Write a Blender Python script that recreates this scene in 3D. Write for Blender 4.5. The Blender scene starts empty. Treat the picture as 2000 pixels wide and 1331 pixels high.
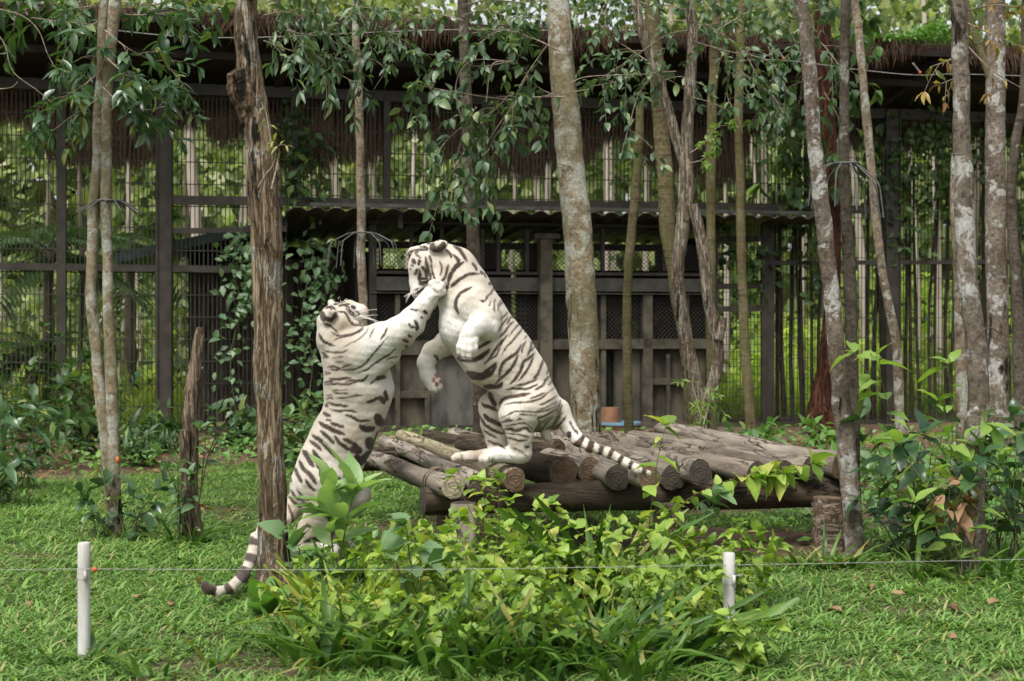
import bpy, math, random
import numpy as np
from mathutils import Matrix, Vector
C = bpy.context.scene.collection
S = bpy.context.scene
R = math.radians
F = 2778.0; CH = 1.68; HY = 630.0          # focal length in photo pixels, eye height, horizon row

# ---------------------------------------------------------------- camera, light, exposure
cd = bpy.data.cameras.new('camera'); cam = bpy.data.objects.new('camera', cd); C.objects.link(cam)
cam.location = (0, 0, CH); cam.rotation_euler = (R(90), 0, 0)
cd.lens = 50; cd.sensor_width = 36; cd.shift_y = -(665.5 - HY) / 2000
cd.clip_start = .1; cd.clip_end = 400
cd.dof.use_dof = True; cd.dof.focus_distance = 9.85; cd.dof.aperture_fstop = 3.2
S.camera = cam
SUN_EL, SUN_AZ = R(58), R(205)             # azimuth clockwise from +Y: behind the camera, to its left
w = bpy.data.worlds.new('World'); S.world = w; w.use_nodes = True
nt = w.node_tree; bg = nt.nodes['Background']
sk = nt.nodes.new('ShaderNodeTexSky'); sk.sky_type = 'NISHITA'; sk.sun_disc = False
sk.sun_elevation = SUN_EL; sk.sun_rotation = SUN_AZ; sk.dust_density = 4; sk.air_density = 1
hs = nt.nodes.new('ShaderNodeHueSaturation'); hs.inputs['Saturation'].default_value = .22
tint = nt.nodes.new('ShaderNodeMix'); tint.data_type = 'RGBA'; tint.blend_type = 'MULTIPLY'
tint.inputs[0].default_value = 1; tint.inputs[7].default_value = (1.0, .99, .965, 1)
nt.links.new(sk.outputs[0], hs.inputs['Color']); nt.links.new(hs.outputs[0], tint.inputs[6])
nt.links.new(tint.outputs[2], bg.inputs['Color']); bg.inputs['Strength'].default_value = .125
sd = bpy.data.lights.new('sun', 'SUN'); sun = bpy.data.objects.new('sun', sd); C.objects.link(sun)
sd.energy = 1.9; sd.angle = R(24); sd.color = (1, .97, .925)
sv = Vector((math.sin(SUN_AZ) * math.cos(SUN_EL), math.cos(SUN_AZ) * math.cos(SUN_EL), math.sin(SUN_EL)))
sun.rotation_euler = sv.to_track_quat('Z', 'Y').to_euler()
S.view_settings.view_transform = 'Standard'; S.view_settings.look = 'None'
S.view_settings.exposure = .95; S.view_settings.gamma = 1; S.view_settings.use_curve_mapping = False
S.render.engine = 'CYCLES'; S.cycles.use_denoising = True
S.cycles.max_bounces = 6; S.cycles.diffuse_bounces = 3; S.cycles.glossy_bounces = 2
S.cycles.transmission_bounces = 3; S.cycles.transparent_max_bounces = 6
S.cycles.caustics_reflective = False; S.cycles.caustics_refractive = False

# ---------------------------------------------------------------- geometry helpers
def P(px, py, d):
    return np.array([(px - 1000) * d / F, d, CH - (py - HY) * d / F])
def gd(py):                                  # depth of the ground seen at row py
    return CH * F / (py - HY)
def nrm(v):
    v = np.asarray(v, float); return v / (np.linalg.norm(v, axis=-1, keepdims=True) + 1e-12)
class G:
    def __init__(s): s.v = []; s.f4 = []; s.f3 = []; s.m4 = []; s.m3 = []; s.n = 0
    def add(s, V, Fc, mi=0):
        V = np.asarray(V, float).reshape(-1, 3); Fc = np.asarray(Fc, int) + s.n
        s.v.append(V); s.n += len(V)
        if Fc.shape[1] == 4: s.f4.append(Fc); s.m4.append(np.full(len(Fc), mi))
        else: s.f3.append(Fc); s.m3.append(np.full(len(Fc), mi))
        return s
    def obox(s, o, ax, ay, az, mi=0):        # box from a corner and three edge vectors
        o, ax, ay, az = [np.asarray(q, float) for q in (o, ax, ay, az)]
        V = [o, o+ax, o+ax+ay, o+ay, o+az, o+ax+az, o+ax+ay+az, o+ay+az]
        return s.add(V, [[0,3,2,1],[4,5,6,7],[0,1,5,4],[1,2,6,5],[2,3,7,6],[3,0,4,7]], mi)
    def bar(s, a, b, w, h=None, mi=0):       # square bar between two points
        a = np.asarray(a, float); b = np.asarray(b, float); h = h or w
        t = nrm(b - a); up = np.array([0, 0, 1.]) if abs(t[2]) < .9 else np.array([0, 1., 0])
        x = nrm(np.cross(t, up)); y = np.cross(x, t)
        return s.obox(a - x*w/2 - y*h/2, x*w, y*h, b - a, mi)
    def tube(s, pts, rad, n=8, cap=True, mi=0, jit=0, rng=None, ex=1.0):
        pts = np.asarray(pts, float); m = len(pts); rad = np.broadcast_to(np.asarray(rad, float), (m,))
        T = nrm(np.gradient(pts, axis=0)); ref = np.array([1., 0, 0]) if abs(T[0][0]) < .8 else np.array([0, 0, 1.])
        A = np.linspace(0, 2*math.pi, n, endpoint=False); V = []
        for i in range(m):
            u = nrm(ref - T[i] * np.dot(ref, T[i])); ref = u; b = np.cross(T[i], u)
            rr = np.full(n, rad[i])
            if jit:
                ring = pts[i] + (np.cos(A)*rr)[:, None]*u + (np.sin(A)*rr)[:, None]*b
                rr = rr * (1 + jit*(1.5*vnoise(ring, 13, 77) + 1.2*vnoise(ring, 34, 78)) + .35*jit*rng.normal(size=n))
            V.append(pts[i] + (np.cos(A)*rr)[:, None]*u + (np.sin(A)*rr*ex)[:, None]*b)
        V = np.concatenate(V); Fc = []
        k = np.arange(n); k2 = (k + 1) % n
        for i in range(m - 1):
            Fc.append(np.stack([i*n + k, i*n + k2, (i+1)*n + k2, (i+1)*n + k], 1))
        s.add(V, np.concatenate(Fc), mi)
        if cap:
            for i, fl in ((0, 1), (m - 1, 0)):
                c = np.concatenate([pts[i][None], V[i*n:(i+1)*n]])
                f = np.stack([np.zeros(n, int), 1 + (k2 if fl else k), 1 + (k if fl else k2)], 1)
                s.add(c, f, mi)
        return s
    def build(s, name, mats, parent=None, smooth=True, origin=None, mat_world=None):
        me = bpy.data.meshes.new(name)
        V = np.concatenate(s.v)
        if mat_world is not None: pass
        elif origin is None and parent is not None: V = V - org(parent)
        elif origin is not None: V = V - np.asarray(origin, float)
        f4 = np.concatenate(s.f4) if s.f4 else np.zeros((0, 4), int)
        f3 = np.concatenate(s.f3) if s.f3 else np.zeros((0, 3), int)
        me.vertices.add(len(V)); me.vertices.foreach_set('co', V.astype(np.float32).ravel())
        L = np.concatenate([f4.ravel(), f3.ravel()]).astype(np.int32)
        me.loops.add(len(L)); me.loops.foreach_set('vertex_index', L)
        st = np.concatenate([np.arange(len(f4))*4, len(f4)*4 + np.arange(len(f3))*3]).astype(np.int32)
        me.polygons.add(len(st)); me.polygons.foreach_set('loop_start', st)
        if not isinstance(mats, (list, tuple)): mats = [mats]
        for q in mats: me.materials.append(q)
        if len(mats) > 1:
            me.polygons.foreach_set('material_index', np.concatenate((s.m4 + s.m3)).astype(np.int32))
        me.update(calc_edges=True); me.validate()
        me.polygons.foreach_set('use_smooth', np.full(len(st), bool(smooth)))
        o = bpy.data.objects.new(name, me); C.objects.link(o)
        if parent is not None: o.parent = parent
        if mat_world is not None:
            M = Matrix(mat_world)
            if parent is not None: M = Matrix.Translation(-Vector(org(parent))) @ M
            o.matrix_basis = M
        elif origin is not None:
            o.location = Vector(np.asarray(origin, float) - (org(parent) if parent is not None else 0))
        return o
def org(o):                                  # world origin of an unrotated thing / part
    p = np.array(o.location)
    while o.parent is not None: o = o.parent; p = p + np.array(o.location)
    return p
def thing(name, label, cat, loc=(0, 0, 0), group=None):
    o = bpy.data.objects.new(name, None); C.objects.link(o); o.location = Vector(loc); o.empty_display_size = .1
    return tag(o, label, cat, group)
def tag(o, label=None, cat=None, group=None, kind=None):
    for k, v in (('label', label), ('category', cat), ('group', group), ('kind', kind)):
        if v: o[k] = v
    return o
def stuff(o): o['kind'] = 'stuff'; return o
def smooth_path(pts, n=6):
    pts = np.asarray(pts, float); out = []
    for i in range(len(pts) - 1):
        p0 = pts[max(i-1, 0)]; p1 = pts[i]; p2 = pts[i+1]; p3 = pts[min(i+2, len(pts)-1)]
        for t in np.linspace(0, 1, n, endpoint=False):
            out.append(.5*((2*p1) + (-p0+p2)*t + (2*p0-5*p1+4*p2-p3)*t*t + (-p0+3*p1-3*p2+p3)*t**3))
    out.append(pts[-1]); return np.array(out)
def vnoise(p, s, seed=0):                    # cheap smooth noise of 2-D / 3-D points
    p = np.asarray(p, float) * s; r = np.random.default_rng(seed); o = 0
    for k in range(6):
        d = r.normal(size=p.shape[-1]); o = o + np.sin(p @ d * (1 + .5*k) + r.uniform(0, 6.3)) / (1 + .35*k)
    return o / 2.6

# ---------------------------------------------------------------- materials
def lnk(t, a, b): t.links.new(a, b)
def newmat(name):
    m = bpy.data.materials.new(name); m.use_nodes = True
    return m, m.node_tree, m.node_tree.nodes['Principled BSDF']
def noise(t, vec, scale, detail=4, rough=.6, dist=0):
    n = t.nodes.new('ShaderNodeTexNoise'); n.inputs['Scale'].default_value = scale
    n.inputs['Detail'].default_value = detail; n.inputs['Roughness'].default_value = rough
    n.inputs['Distortion'].default_value = dist
    if vec is not None: lnk(t, vec, n.inputs['Vector'])
    return n.outputs['Fac']
def ramp(t, fac, stops):
    r = t.nodes.new('ShaderNodeValToRGB'); e = r.color_ramp.elements
    while len(e) < len(stops): e.new(.5)
    for q, (p, c) in zip(e, stops):
        q.position = p; q.color = (*c, 1) if len(c) == 3 else c
    lnk(t, fac, r.inputs['Fac']); return r.outputs['Color']
def mixc(t, fac, a, b, mode='MIX'):
    n = t.nodes.new('ShaderNodeMix'); n.data_type = 'RGBA'; n.blend_type = mode
    for s, v in ((0, fac), (6, a), (7, b)):
        if hasattr(v, 'is_output'): lnk(t, v, n.inputs[s])
        elif isinstance(v, (int, float)): n.inputs[s].default_value = v
        else: n.inputs[s].default_value = (*v, 1)
    return n.outputs[2]
def coords(t, which='Object', scale=(1, 1, 1)):
    c = t.nodes.new('ShaderNodeTexCoord'); mp = t.nodes.new('ShaderNodeMapping')
    mp.inputs['Scale'].default_value = scale; lnk(t, c.outputs[which], mp.inputs['Vector']); return mp.outputs[0]
def bump(t, bs, h, strength=.5, dist=.02):
    b = t.nodes.new('ShaderNodeBump'); b.inputs['Strength'].default_value = strength
    b.inputs['Distance'].default_value = dist; lnk(t, h, b.inputs['Height']); lnk(t, b.outputs[0], bs.inputs['Normal'])
def objrand(t):
    return t.nodes.new('ShaderNodeObjectInfo').outputs['Random']
def offs(t, vec, k=37.0):                    # shift texture per object
    m = t.nodes.new('ShaderNodeVectorMath'); m.operation = 'ADD'
    c = t.nodes.new('ShaderNodeMath'); c.operation = 'MULTIPLY'; c.inputs[1].default_value = k
    lnk(t, objrand(t), c.inputs[0]); lnk(t, vec, m.inputs[0]); lnk(t, c.outputs[0], m.inputs[1]); return m.outputs[0]
def plainM(name, c1, c2, scale=8, rough=.8, b=.3, stretch=(1, 1, 1), metal=0, detail=6, bd=.01):
    m, t, bs = newmat(name); v = offs(t, coords(t, 'Object', stretch))
    n = noise(t, v, scale, detail); lnk(t, ramp(t, n, [(.4, c1), (.6, c2)]), bs.inputs['Base Color'])
    bs.inputs['Roughness'].default_value = rough; bs.inputs['Metallic'].default_value = metal
    bs.inputs['Specular IOR Level'].default_value = .3
    if b: bump(t, bs, n, b, bd)
    return m
def barkM(name, c1, c2, lichen, lam=.58, ring=1.0, stain=(.02, .016, .012), stainy=.66, scale=1.0, moss=None, fib=False):
    m, t, bs = newmat(name); v = offs(t, coords(t, 'Object'))
    vf = offs(t, coords(t, 'Object', (1, 1, .14))); vr = offs(t, coords(t, 'Object', (.35, .35, 6)))
    mid = tuple((p + q)/2 for p, q in zip(c1, c2))
    fine = noise(t, vf if fib else v, 26*scale, 10, .78)
    base = ramp(t, fine, [(.34, tuple(q*.45 for q in c1)), (.47, mid), (.62, tuple(q*1.15 for q in c2))])
    big = ramp(t, noise(t, v, 2.2, 4, .6), [(.35, (.62, .58, .54)), (.62, (1.1, 1.1, 1.1))]); base = mixc(t, 1, base, big, 'MULTIPLY')
    pat = noise(t, v, 4.6*scale, 9, .72, .5)
    k = ramp(t, pat, [(lam, (0, 0, 0)), (lam + .035, (1, 1, 1))])
    lic = ramp(t, noise(t, v, 46, 6, .7), [(.34, tuple(q*.45 for q in lichen)), (.62, lichen)])
    col = mixc(t, k, base, lic)
    if moss:
        mk = ramp(t, noise(t, v, 2.1, 7, .7), [(.45, (0, 0, 0)), (.6, (1, 1, 1))]); col = mixc(t, mk, col, mixc(t, .6, base, moss))
    fz = noise(t, offs(t, coords(t, 'Object', (1, 1, .1)), 23), 15*scale, 8, .72, .8)
    fis = ramp(t, fz, [(.455, (1, 1, 1)), (.49, (.3, .25, .2)), (.51, (.3, .25, .2)), (.545, (1, 1, 1))])
    col = mixc(t, .8 if fib else .12, col, fis, 'MULTIPLY')
    sn = noise(t, offs(t, coords(t, 'Object', (1, 1, .2)), 11), 4.6*scale, 9, .72, .6)
    col = mixc(t, ramp(t, sn, [(stainy - .02, (0, 0, 0)), (stainy + .03, (1, 1, 1))]), col, stain)
    rn = noise(t, vr, 3.0, 6, .65)
    if ring: col = mixc(t, .8 * min(ring, 1), col, ramp(t, rn, [(.58, (1, 1, 1)), (.63, (.45, .4, .35)), (.68, (.9, .9, .9))]), 'MULTIPLY')
    lnk(t, col, bs.inputs['Base Color']); bs.inputs['Roughness'].default_value = .92
    bs.inputs['Specular IOR Level'].default_value = .12
    rm = t.nodes.new('ShaderNodeMath'); rm.operation = 'MULTIPLY_ADD'; rm.inputs[1].default_value = .4*ring + .01
    lnk(t, rn, rm.inputs[0]); lnk(t, fine, rm.inputs[2])
    hb = t.nodes.new('ShaderNodeMath'); hb.operation = 'ADD'; lnk(t, rm.outputs[0], hb.inputs[0]); fm = t.nodes.new('ShaderNodeMath'); fm.operation = 'MULTIPLY'; fm.inputs[1].default_value = .9 if fib else .08; lnk(t, fis, fm.inputs[0]); lnk(t, fm.outputs[0], hb.inputs[1])
    bump(t, bs, hb.outputs[0], 1.0, .03)
    return m
def leafM(name, c1, c2, c3=None, trans=.35, rough=.42, spec=.4):
    m, t, bs = newmat(name)
    g = t.nodes.new('ShaderNodeNewGeometry'); a = t.nodes.new('ShaderNodeMath'); a.operation = 'ADD'
    lnk(t, objrand(t), a.inputs[0]); lnk(t, g.outputs['Random Per Island'], a.inputs[1])
    f = t.nodes.new('ShaderNodeMath'); f.operation = 'FRACT'; lnk(t, a.outputs[0], f.inputs[0])
    st = [(0, c1), (.7, c2)] + ([(.88, c2), (.95, c3)] if c3 else [(1, c2)])
    col = ramp(t, f.outputs[0], st)
    n = noise(t, coords(t, 'Object'), 26, 2); col = mixc(t, .35, col, ramp(t, n, [(.3, (.6, .6, .6)), (.7, (1, 1, 1))]), 'MULTIPLY')
    lnk(t, col, bs.inputs['Base Color']); bs.inputs['Roughness'].default_value = rough
    bs.inputs['Specular IOR Level'].default_value = spec
    tr = t.nodes.new('ShaderNodeBsdfTranslucent'); tc = mixc(t, 1, col, (1.35, 1.5, .6), 'MULTIPLY'); lnk(t, tc, tr.inputs['Color'])
    mx = t.nodes.new('ShaderNodeMixShader'); mx.inputs[0].default_value = trans
    lnk(t, bs.outputs[0], mx.inputs[1]); lnk(t, tr.outputs[0], mx.inputs[2])
    lnk(t, mx.outputs[0], t.nodes['Material Output'].inputs['Surface']); return m

LF = dict(
 grass=leafM('grass_blade', (.045, .11, .02), (.195, .345, .08), (.34, .33, .13), .3, .4, .45),
 tall=leafM('tall_grass_blade', (.035, .095, .016), (.11, .21, .035), (.28, .27, .08), .35, .42, .4),
 lime=leafM('lime_blade', (.2, .3, .03), (.33, .38, .05), (.36, .3, .06), .4, .45),
 heart=leafM('heart_leaf', (.12, .22, .035), (.3, .42, .075), (.42, .46, .1), .38, .45),
 dusky=leafM('dusky_leaf', (.08, .16, .07), (.16, .26, .12), None, .3, .4, .5),
 broad=leafM('broad_leaf', (.09, .2, .045), (.15, .3, .07), (.22, .33, .07), .35, .38, .5),
 pale=leafM('pale_broad_leaf', (.2, .33, .12), (.3, .44, .18), None, .35, .45, .4),
 meadow=leafM('meadow_blade', (.34, .46, .1), (.52, .62, .2), (.58, .58, .28), .6, .55, .2),  # brighter than real grass: sunlit glare put into the colour
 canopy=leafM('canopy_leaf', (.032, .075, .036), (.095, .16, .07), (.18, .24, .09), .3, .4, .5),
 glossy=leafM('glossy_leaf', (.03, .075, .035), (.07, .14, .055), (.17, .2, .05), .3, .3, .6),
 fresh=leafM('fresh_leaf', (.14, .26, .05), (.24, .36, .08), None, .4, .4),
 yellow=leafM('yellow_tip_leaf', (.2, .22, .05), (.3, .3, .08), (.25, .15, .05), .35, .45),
 darkgreen=leafM('dark_green_leaf', (.02, .055, .018), (.06, .12, .03), (.12, .2, .04), .3, .45),  # plain dark green foliage
 forest=leafM('forest_leaf', (.1, .15, .055), (.33, .39, .16), (.5, .5, .32), .4, .5, .2),  # distance haze and overexposure put into these paler greens
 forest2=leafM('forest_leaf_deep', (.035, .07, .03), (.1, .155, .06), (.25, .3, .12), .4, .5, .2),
 palm=leafM('palm_frond', (.025, .065, .022), (.06, .12, .04), None, .3, .4),
 dry=leafM('dry_leaf', (.16, .085, .045), (.32, .2, .12), (.1, .05, .03), .2, .7, .2),
 red=leafM('reddish_leaf', (.16, .06, .02), (.3, .22, .05), (.1, .14, .03), .35, .4),
)
BK = dict(
 pale=barkM('pale_bark', (.13, .1, .07), (.31, .255, .185), (.5, .49, .42), .53, ring=.4),
 tan=barkM('tan_bark', (.17, .135, .085), (.35, .29, .2), (.52, .52, .44), .49, moss=(.15, .14, .07), ring=.35, stainy=.6),
 grey=barkM('grey_bark', (.085, .07, .055), (.25, .21, .17), (.54, .53, .49), .54, stainy=.6, ring=.5),
 dark=barkM('dark_bark', (.05, .042, .034), (.13, .11, .085), (.3, .3, .26), .6),
 moss=barkM('mossy_bark', (.1, .085, .05), (.19, .16, .09), (.3, .29, .22), .66, moss=(.09, .1, .03)),
 red=barkM('red_bark', (.045, .02, .013), (.1, .042, .025), (.12, .07, .045), .72, ring=0, fib=True),
 dead=barkM('dead_bark', (.16, .115, .07), (.4, .315, .215), (.44, .41, .34), .55, ring=0, stainy=.56, scale=1.3, fib=True),
 stubb=barkM('knot_bark', (.07, .048, .032), (.24, .175, .115), (.3, .25, .2), .68, ring=0, stainy=.55, scale=1.6, fib=True),
 twisty=barkM('twisty_bark', (.19, .15, .11), (.43, .37, .29), (.48, .45, .39), .56, stainy=.6, ring=0, scale=2.0, fib=True),
 stump=barkM('stump_bark', (.15, .115, .085), (.34, .27, .2), (.4, .35, .28), .7, ring=0, fib=True),
 twig=plainM('twig_bark', (.12, .095, .065), (.22, .18, .13), 20),
 stem=plainM('green_stem', (.06, .07, .025), (.11, .11, .05), 20),
 rstem=plainM('red_stem', (.06, .03, .02), (.1, .055, .035), 20),
 far=plainM('far_bark', (.3, .25, .2), (.48, .42, .35), 3, stretch=(1, 1, .3)),
 fard=plainM('far_bark_dark', (.09, .075, .055), (.18, .15, .11), 3, stretch=(1, 1, .3)),
)
STEEL = plainM('painted_steel', (.026, .022, .017), (.045, .038, .03), 5, .55, .05)
STEELG = plainM('grey_steel', (.03, .029, .023), (.06, .058, .047), 4, .6, .08)
WIRE = plainM('fence_wire', (.03, .026, .02), (.045, .04, .032), 5, .55, 0)
GUARD = plainM('dull_grey_wire', (.06, .06, .056), (.1, .1, .094), 30, .6, 0)
GALV = plainM('galvanised_wire', (.2, .2, .19), (.3, .3, .28), 30, .5, 0, metal=.3)
ROOFM = plainM('roof_deck', (.022, .019, .015), (.036, .031, .025), 3, .95, .1)  # kept very dark: shade of the roof underside put into the colour
SHEET = plainM('corrugated_sheet', (.06, .058, .052), (.1, .095, .085), 6, .5, .1, metal=.2)
TEAL = plainM('teal_sheet', (.03, .055, .052), (.05, .085, .08), 6, .5, .1)
PANEL = plainM('stained_panel', (.022, .019, .013), (.086, .075, .053), 3.2, .75, .15, stretch=(1, 1, .4))  # stains over a dark base that carries the roof overhang's shade
PANELG = plainM('greenish_panel', (.03, .032, .026), (.1, .097, .08), 3.5, .6, .15, stretch=(1, 1, .4))
FRAME = plainM('frame_steel', (.032, .028, .019), (.08, .071, .05), 4, .65, .1)  # darkened to carry the shade under the hut's roof overhang
DARK = plainM('dark_interior', (.012, .011, .0095), (.02, .018, .016), 3, .9, .1)  # near black: the unlit inside put into the wall colour
THATCH = plainM('thatch', (.028, .016, .01), (.085, .05, .03), 30, .95, 0)
POLE = plainM('dark_pole', (.022, .018, .013), (.06, .048, .034), 8, .9, .5)
WHITE = plainM('white_painted_pipe', (.36, .345, .31), (.5, .5, .48), 12, .5, .05, stretch=(1, 1, .2))
ORANGE = plainM('orange_plastic', (.5, .08, .02), (.6, .11, .03), 9, .4, 0)
RUST = plainM('rust_metal', (.2, .11, .06), (.35, .25, .18), 30, .7, .1)
TERRA = plainM('terracotta', (.15, .075, .042), (.21, .11, .062), 6, .8, .1)
BLUE = plainM('blue_plastic', (.1, .2, .28), (.14, .25, .33), 6, .4, 0)
WHISK = plainM('whisker', (.7, .66, .58), (.8, .75, .68), 6, .5, 0)
NOSEM = plainM('nose_skin', (.4, .2, .16), (.5, .26, .22), 40, .5, .05)
EYEM = plainM('eye_surface', (.05, .07, .08), (.12, .16, .18), 60, .1, 0)

# ---------------------------------------------------------------- leaves
PROF = dict(
 ovate=lambda t: .27*np.sin(np.pi*t**.75)**.85, lance=lambda t: .135*np.sin(np.pi*t**.8)**.9,
 heart=lambda t: .4*np.sin(np.pi*np.clip(t*.94+.06, 0, 1)**.62)**.75*(1-.2*t), strap=lambda t: .042*np.minimum(1, 5*t+.35)*(1-t**1.7)**.8,
 blade=lambda t: .06*np.minimum(1, 6*t+.4)*(1-t**2.2), small=lambda t: .3*np.sin(np.pi*t**.8))
def leaf_tpl(kind, n=5, curl=.25, fold=.35, wav=0, seed=0, wid=1.0):
    r = np.random.default_rng(seed); t = np.linspace(0, 1, max(n, 1)+1); wdt = PROF[kind](t)*wid; wdt[-1] = 0
    if n == 0:
        w1 = float(PROF[kind](np.array([.45]))[0])*wid; w0 = float(PROF[kind](np.array([.12]))[0])*wid; c = curl
        return np.array([(-w0, 0, 0), (w0, 0, 0), (-w1, .5, -c*.25 + fold*w1*.5), (w1, .5, -c*.25 - fold*w1*.3), (0, 1, -c)]), None
    if kind not in ('strap', 'blade'): wdt[0] = max(wdt[0]*.5, .012)
    z = -curl*t**2; side = r.normal()*.06*np.sin(np.pi*t)
    yy = t if curl < .7 else np.sin(np.clip(t*curl*1.3, 0, 2.4))/(curl*1.3)
    V = []
    for i in range(n+1):
        f = fold*wdt[i] + wav*r.normal()*.03
        V += [(side[i]-wdt[i], yy[i], z[i]+f), (side[i], yy[i], z[i]), (side[i]+wdt[i], yy[i], z[i]+fold*wdt[i] + wav*r.normal()*.03)]
    Fc = []
    for i in range(n):
        a = 3*i; Fc += [(a, a+1, a+4, a+3), (a+1, a+2, a+5, a+4)]
    return np.array(V), np.array(Fc)
_leafmesh = {}
def leafmesh(kind, mat, k, **kw):
    key = (kind, mat.name, k, tuple(sorted(kw.items())))
    if key not in _leafmesh:
        V, Fc = leaf_tpl(kind, 6, seed=k, wav=1, **kw)
        o = G().add(V, Fc).build('leaf', mat); me = o.data; bpy.data.objects.remove(o); _leafmesh[key] = me
    return _leafmesh[key]
def axes(dirs, ups):
    Y = nrm(dirs); X = nrm(np.cross(Y, ups)); Z = np.cross(X, Y); return X, Y, Z
def leaf_mass(g, kind, pos, dirs, ups, size, n=2, curl=.25, fold=.35, mi=0, wid=1.0):
    V, Fc = leaf_tpl(kind, n, curl, fold, wid=wid); X, Y, Z = axes(dirs, ups); size = np.asarray(size).reshape(-1, 1, 1)
    A = (V[None, :, 0:1]*X[:, None] + V[None, :, 1:2]*Y[:, None] + V[None, :, 2:3]*Z[:, None])*size + np.asarray(pos)[:, None]
    N = len(pos)
    if n == 0:                               # cheap blade: one quad and one tip triangle
        b = (np.arange(N)*5)[:, None]; k0 = g.n; g.add(A.reshape(-1, 3), b + np.array([0, 1, 3, 2]), mi); f3 = b + np.array([2, 3, 4]) + k0; g.f3.append(f3); g.m3.append(np.full(N, mi)); return
    ff = (Fc[None] + (np.arange(N)*len(V))[:, None, None]).reshape(-1, 4)
    g.add(A.reshape(-1, 3), ff, mi)
def leaf_objs(parent, name, kind, mat, pos, dirs, ups, size, rng, nv=4, **kw):
    X, Y, Z = axes(dirs, ups); o0 = org(parent)
    for i in range(len(pos)):
        me = leafmesh(kind, mat, int(rng.integers(nv)), **kw); o = bpy.data.objects.new(name, me); C.objects.link(o); o.parent = parent
        s = size[i]; M = Matrix(((X[i][0]*s, Y[i][0]*s, Z[i][0]*s, pos[i][0]-o0[0]), (X[i][1]*s, Y[i][1]*s, Z[i][1]*s, pos[i][1]-o0[1]),
                    (X[i][2]*s, Y[i][2]*s, Z[i][2]*s, pos[i][2]-o0[2]), (0, 0, 0, 1)))
        o.matrix_basis = M
def along(path, nl, L, rng, t0=.25, droop=.25, fwd=.5, tip=3, upj=.35, lj=.25):
    """leaves set along a stem path: positions, directions, ups, sizes"""
    path = np.asarray(path); m = len(path); seg = np.linalg.norm(np.diff(path, axis=0), axis=1); cum = np.concatenate([[0], np.cumsum(seg)])/seg.sum()
    t = np.concatenate([np.linspace(t0, .98, max(nl-tip, 1)), np.full(tip, 1.0)])
    p = np.stack([np.interp(t, cum, path[:, k]) for k in range(3)], 1)
    T = nrm(np.stack([np.interp(t, cum, np.gradient(path, axis=0)[:, k]) for k in range(3)], 1))
    az = np.arange(len(t))*2.4 + rng.uniform(0, 6.3) + rng.normal(size=len(t))*.4
    ref = np.where(np.abs(T[:, 2:3]) > .85, np.array([[1., 0, 0]]), np.array([[0, 0, 1.]]))
    u = nrm(np.cross(T, ref)); v = np.cross(T, u)
    sd = u*np.cos(az)[:, None] + v*np.sin(az)[:, None]
    f = np.where(t > .995, fwd + .7, fwd)[:, None]*rng.uniform(.6, 1.3, (len(t), 1))
    d = nrm(T*f + sd + np.array([0, 0, -droop])*rng.uniform(.4, 1.5, (len(t), 1)))
    up = nrm(np.array([0, 0, 1.]) + T*.3 + rng.normal(size=d.shape)*upj)
    s = L*(1 + lj*rng.normal(size=len(t))).clip(.5, 1.5)
    return p, d, up, s
def cat(ls): return [np.concatenate(q) for q in zip(*ls)]
def arc(base, az, h, out, rng, n=7, lean=0.):
    t = np.linspace(0, 1, n)[:, None]; d = np.array([math.cos(az), math.sin(az), 0])
    j = np.cumsum(rng.normal(size=(n, 3))*.012*h, axis=0); j[0] = 0
    return np.asarray(base) + d*out*(t**1.6) + np.array([0, 0, 1.])*h*(t - .18*lean*t**2.5) + j
def ground_z(x, y):
    q = np.stack([np.asarray(x, float), np.asarray(y, float)], -1)
    return .022*vnoise(q, .9, 3) + .012*vnoise(q, 3.1, 4)
def gp(px, d, py=None):
    x = (px - 1000)*d/F; return np.array([x, d, float(ground_z(x, d)) - .02])
def leafplant(name, label, catg, base, stems, kind, mat, L, nl, seed, group=None, stem_mat=None, droop=.25, fwd=.5, t0=.25,
              maxobj=300, r=.006, stemname='stem', upj=.35, tip=3, leafname='leaf', **kw):
    """a plant: stems (paths) as parts, each leaf a part (the largest maxobj of them), the rest one stuff part"""
    rng = np.random.default_rng(seed); o = thing(name, label, catg, base, group)
    for s in stems:
        G().tube(s, np.linspace(r, r*.35, len(s)), 5).build(stemname, stem_mat or BK['stem'], o)
    ls = cat([along(s, nl, L, rng, t0, droop, fwd, tip, upj) for s in stems])
    idx = np.argsort(ls[0][:, 1]); a = idx[:maxobj]; b = idx[maxobj:]
    leaf_objs(o, leafname, kind, mat, *[q[a] for q in ls], rng, **kw)
    if len(b):
        g = G(); leaf_mass(g, kind, *[q[b] for q in ls], n=3); stuff(g.build('foliage', mat, o))
    return o
def clump(name, label, catg, base, n, L, seed, mat, group=None, kind='blade', spread=.12, curl=(.3, 1.2), lean=.6, wid=1.0, lj=.3, az=None, leafname='blade'):
    rng = np.random.default_rng(seed); o = thing(name, label, catg, base, group); base = np.asarray(base)
    for i in range(n):
        a = rng.uniform(0, 6.28) if az is None else rng.normal(az[0], az[1])
        d = np.array([math.cos(a), math.sin(a), 0]); q = base + d*spread*rng.uniform(0, 1)
        l = rng.uniform(.15, 1)*lean; dr = nrm(d*l + np.array([0, 0, 1.])); up = nrm(-d + np.array([0, 0, l]))
        c = round(float(rng.choice(np.linspace(curl[0], curl[1], 4))), 2)
        leaf_objs(o, leafname, kind, mat, [q], [dr], [up], [L*(1+lj*rng.normal()*.6)], rng, 3, curl=c, wid=wid)
    return o
def ball(name, p, r, mat, par, sq=(1, 1, 1)):
    t = np.linspace(-.999, .999, 7); G().tube(np.asarray(p) + np.stack([0*t, 0*t, r*t], 1), r*np.sqrt(1 - t*t), 10).build(name, mat, par)

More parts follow.
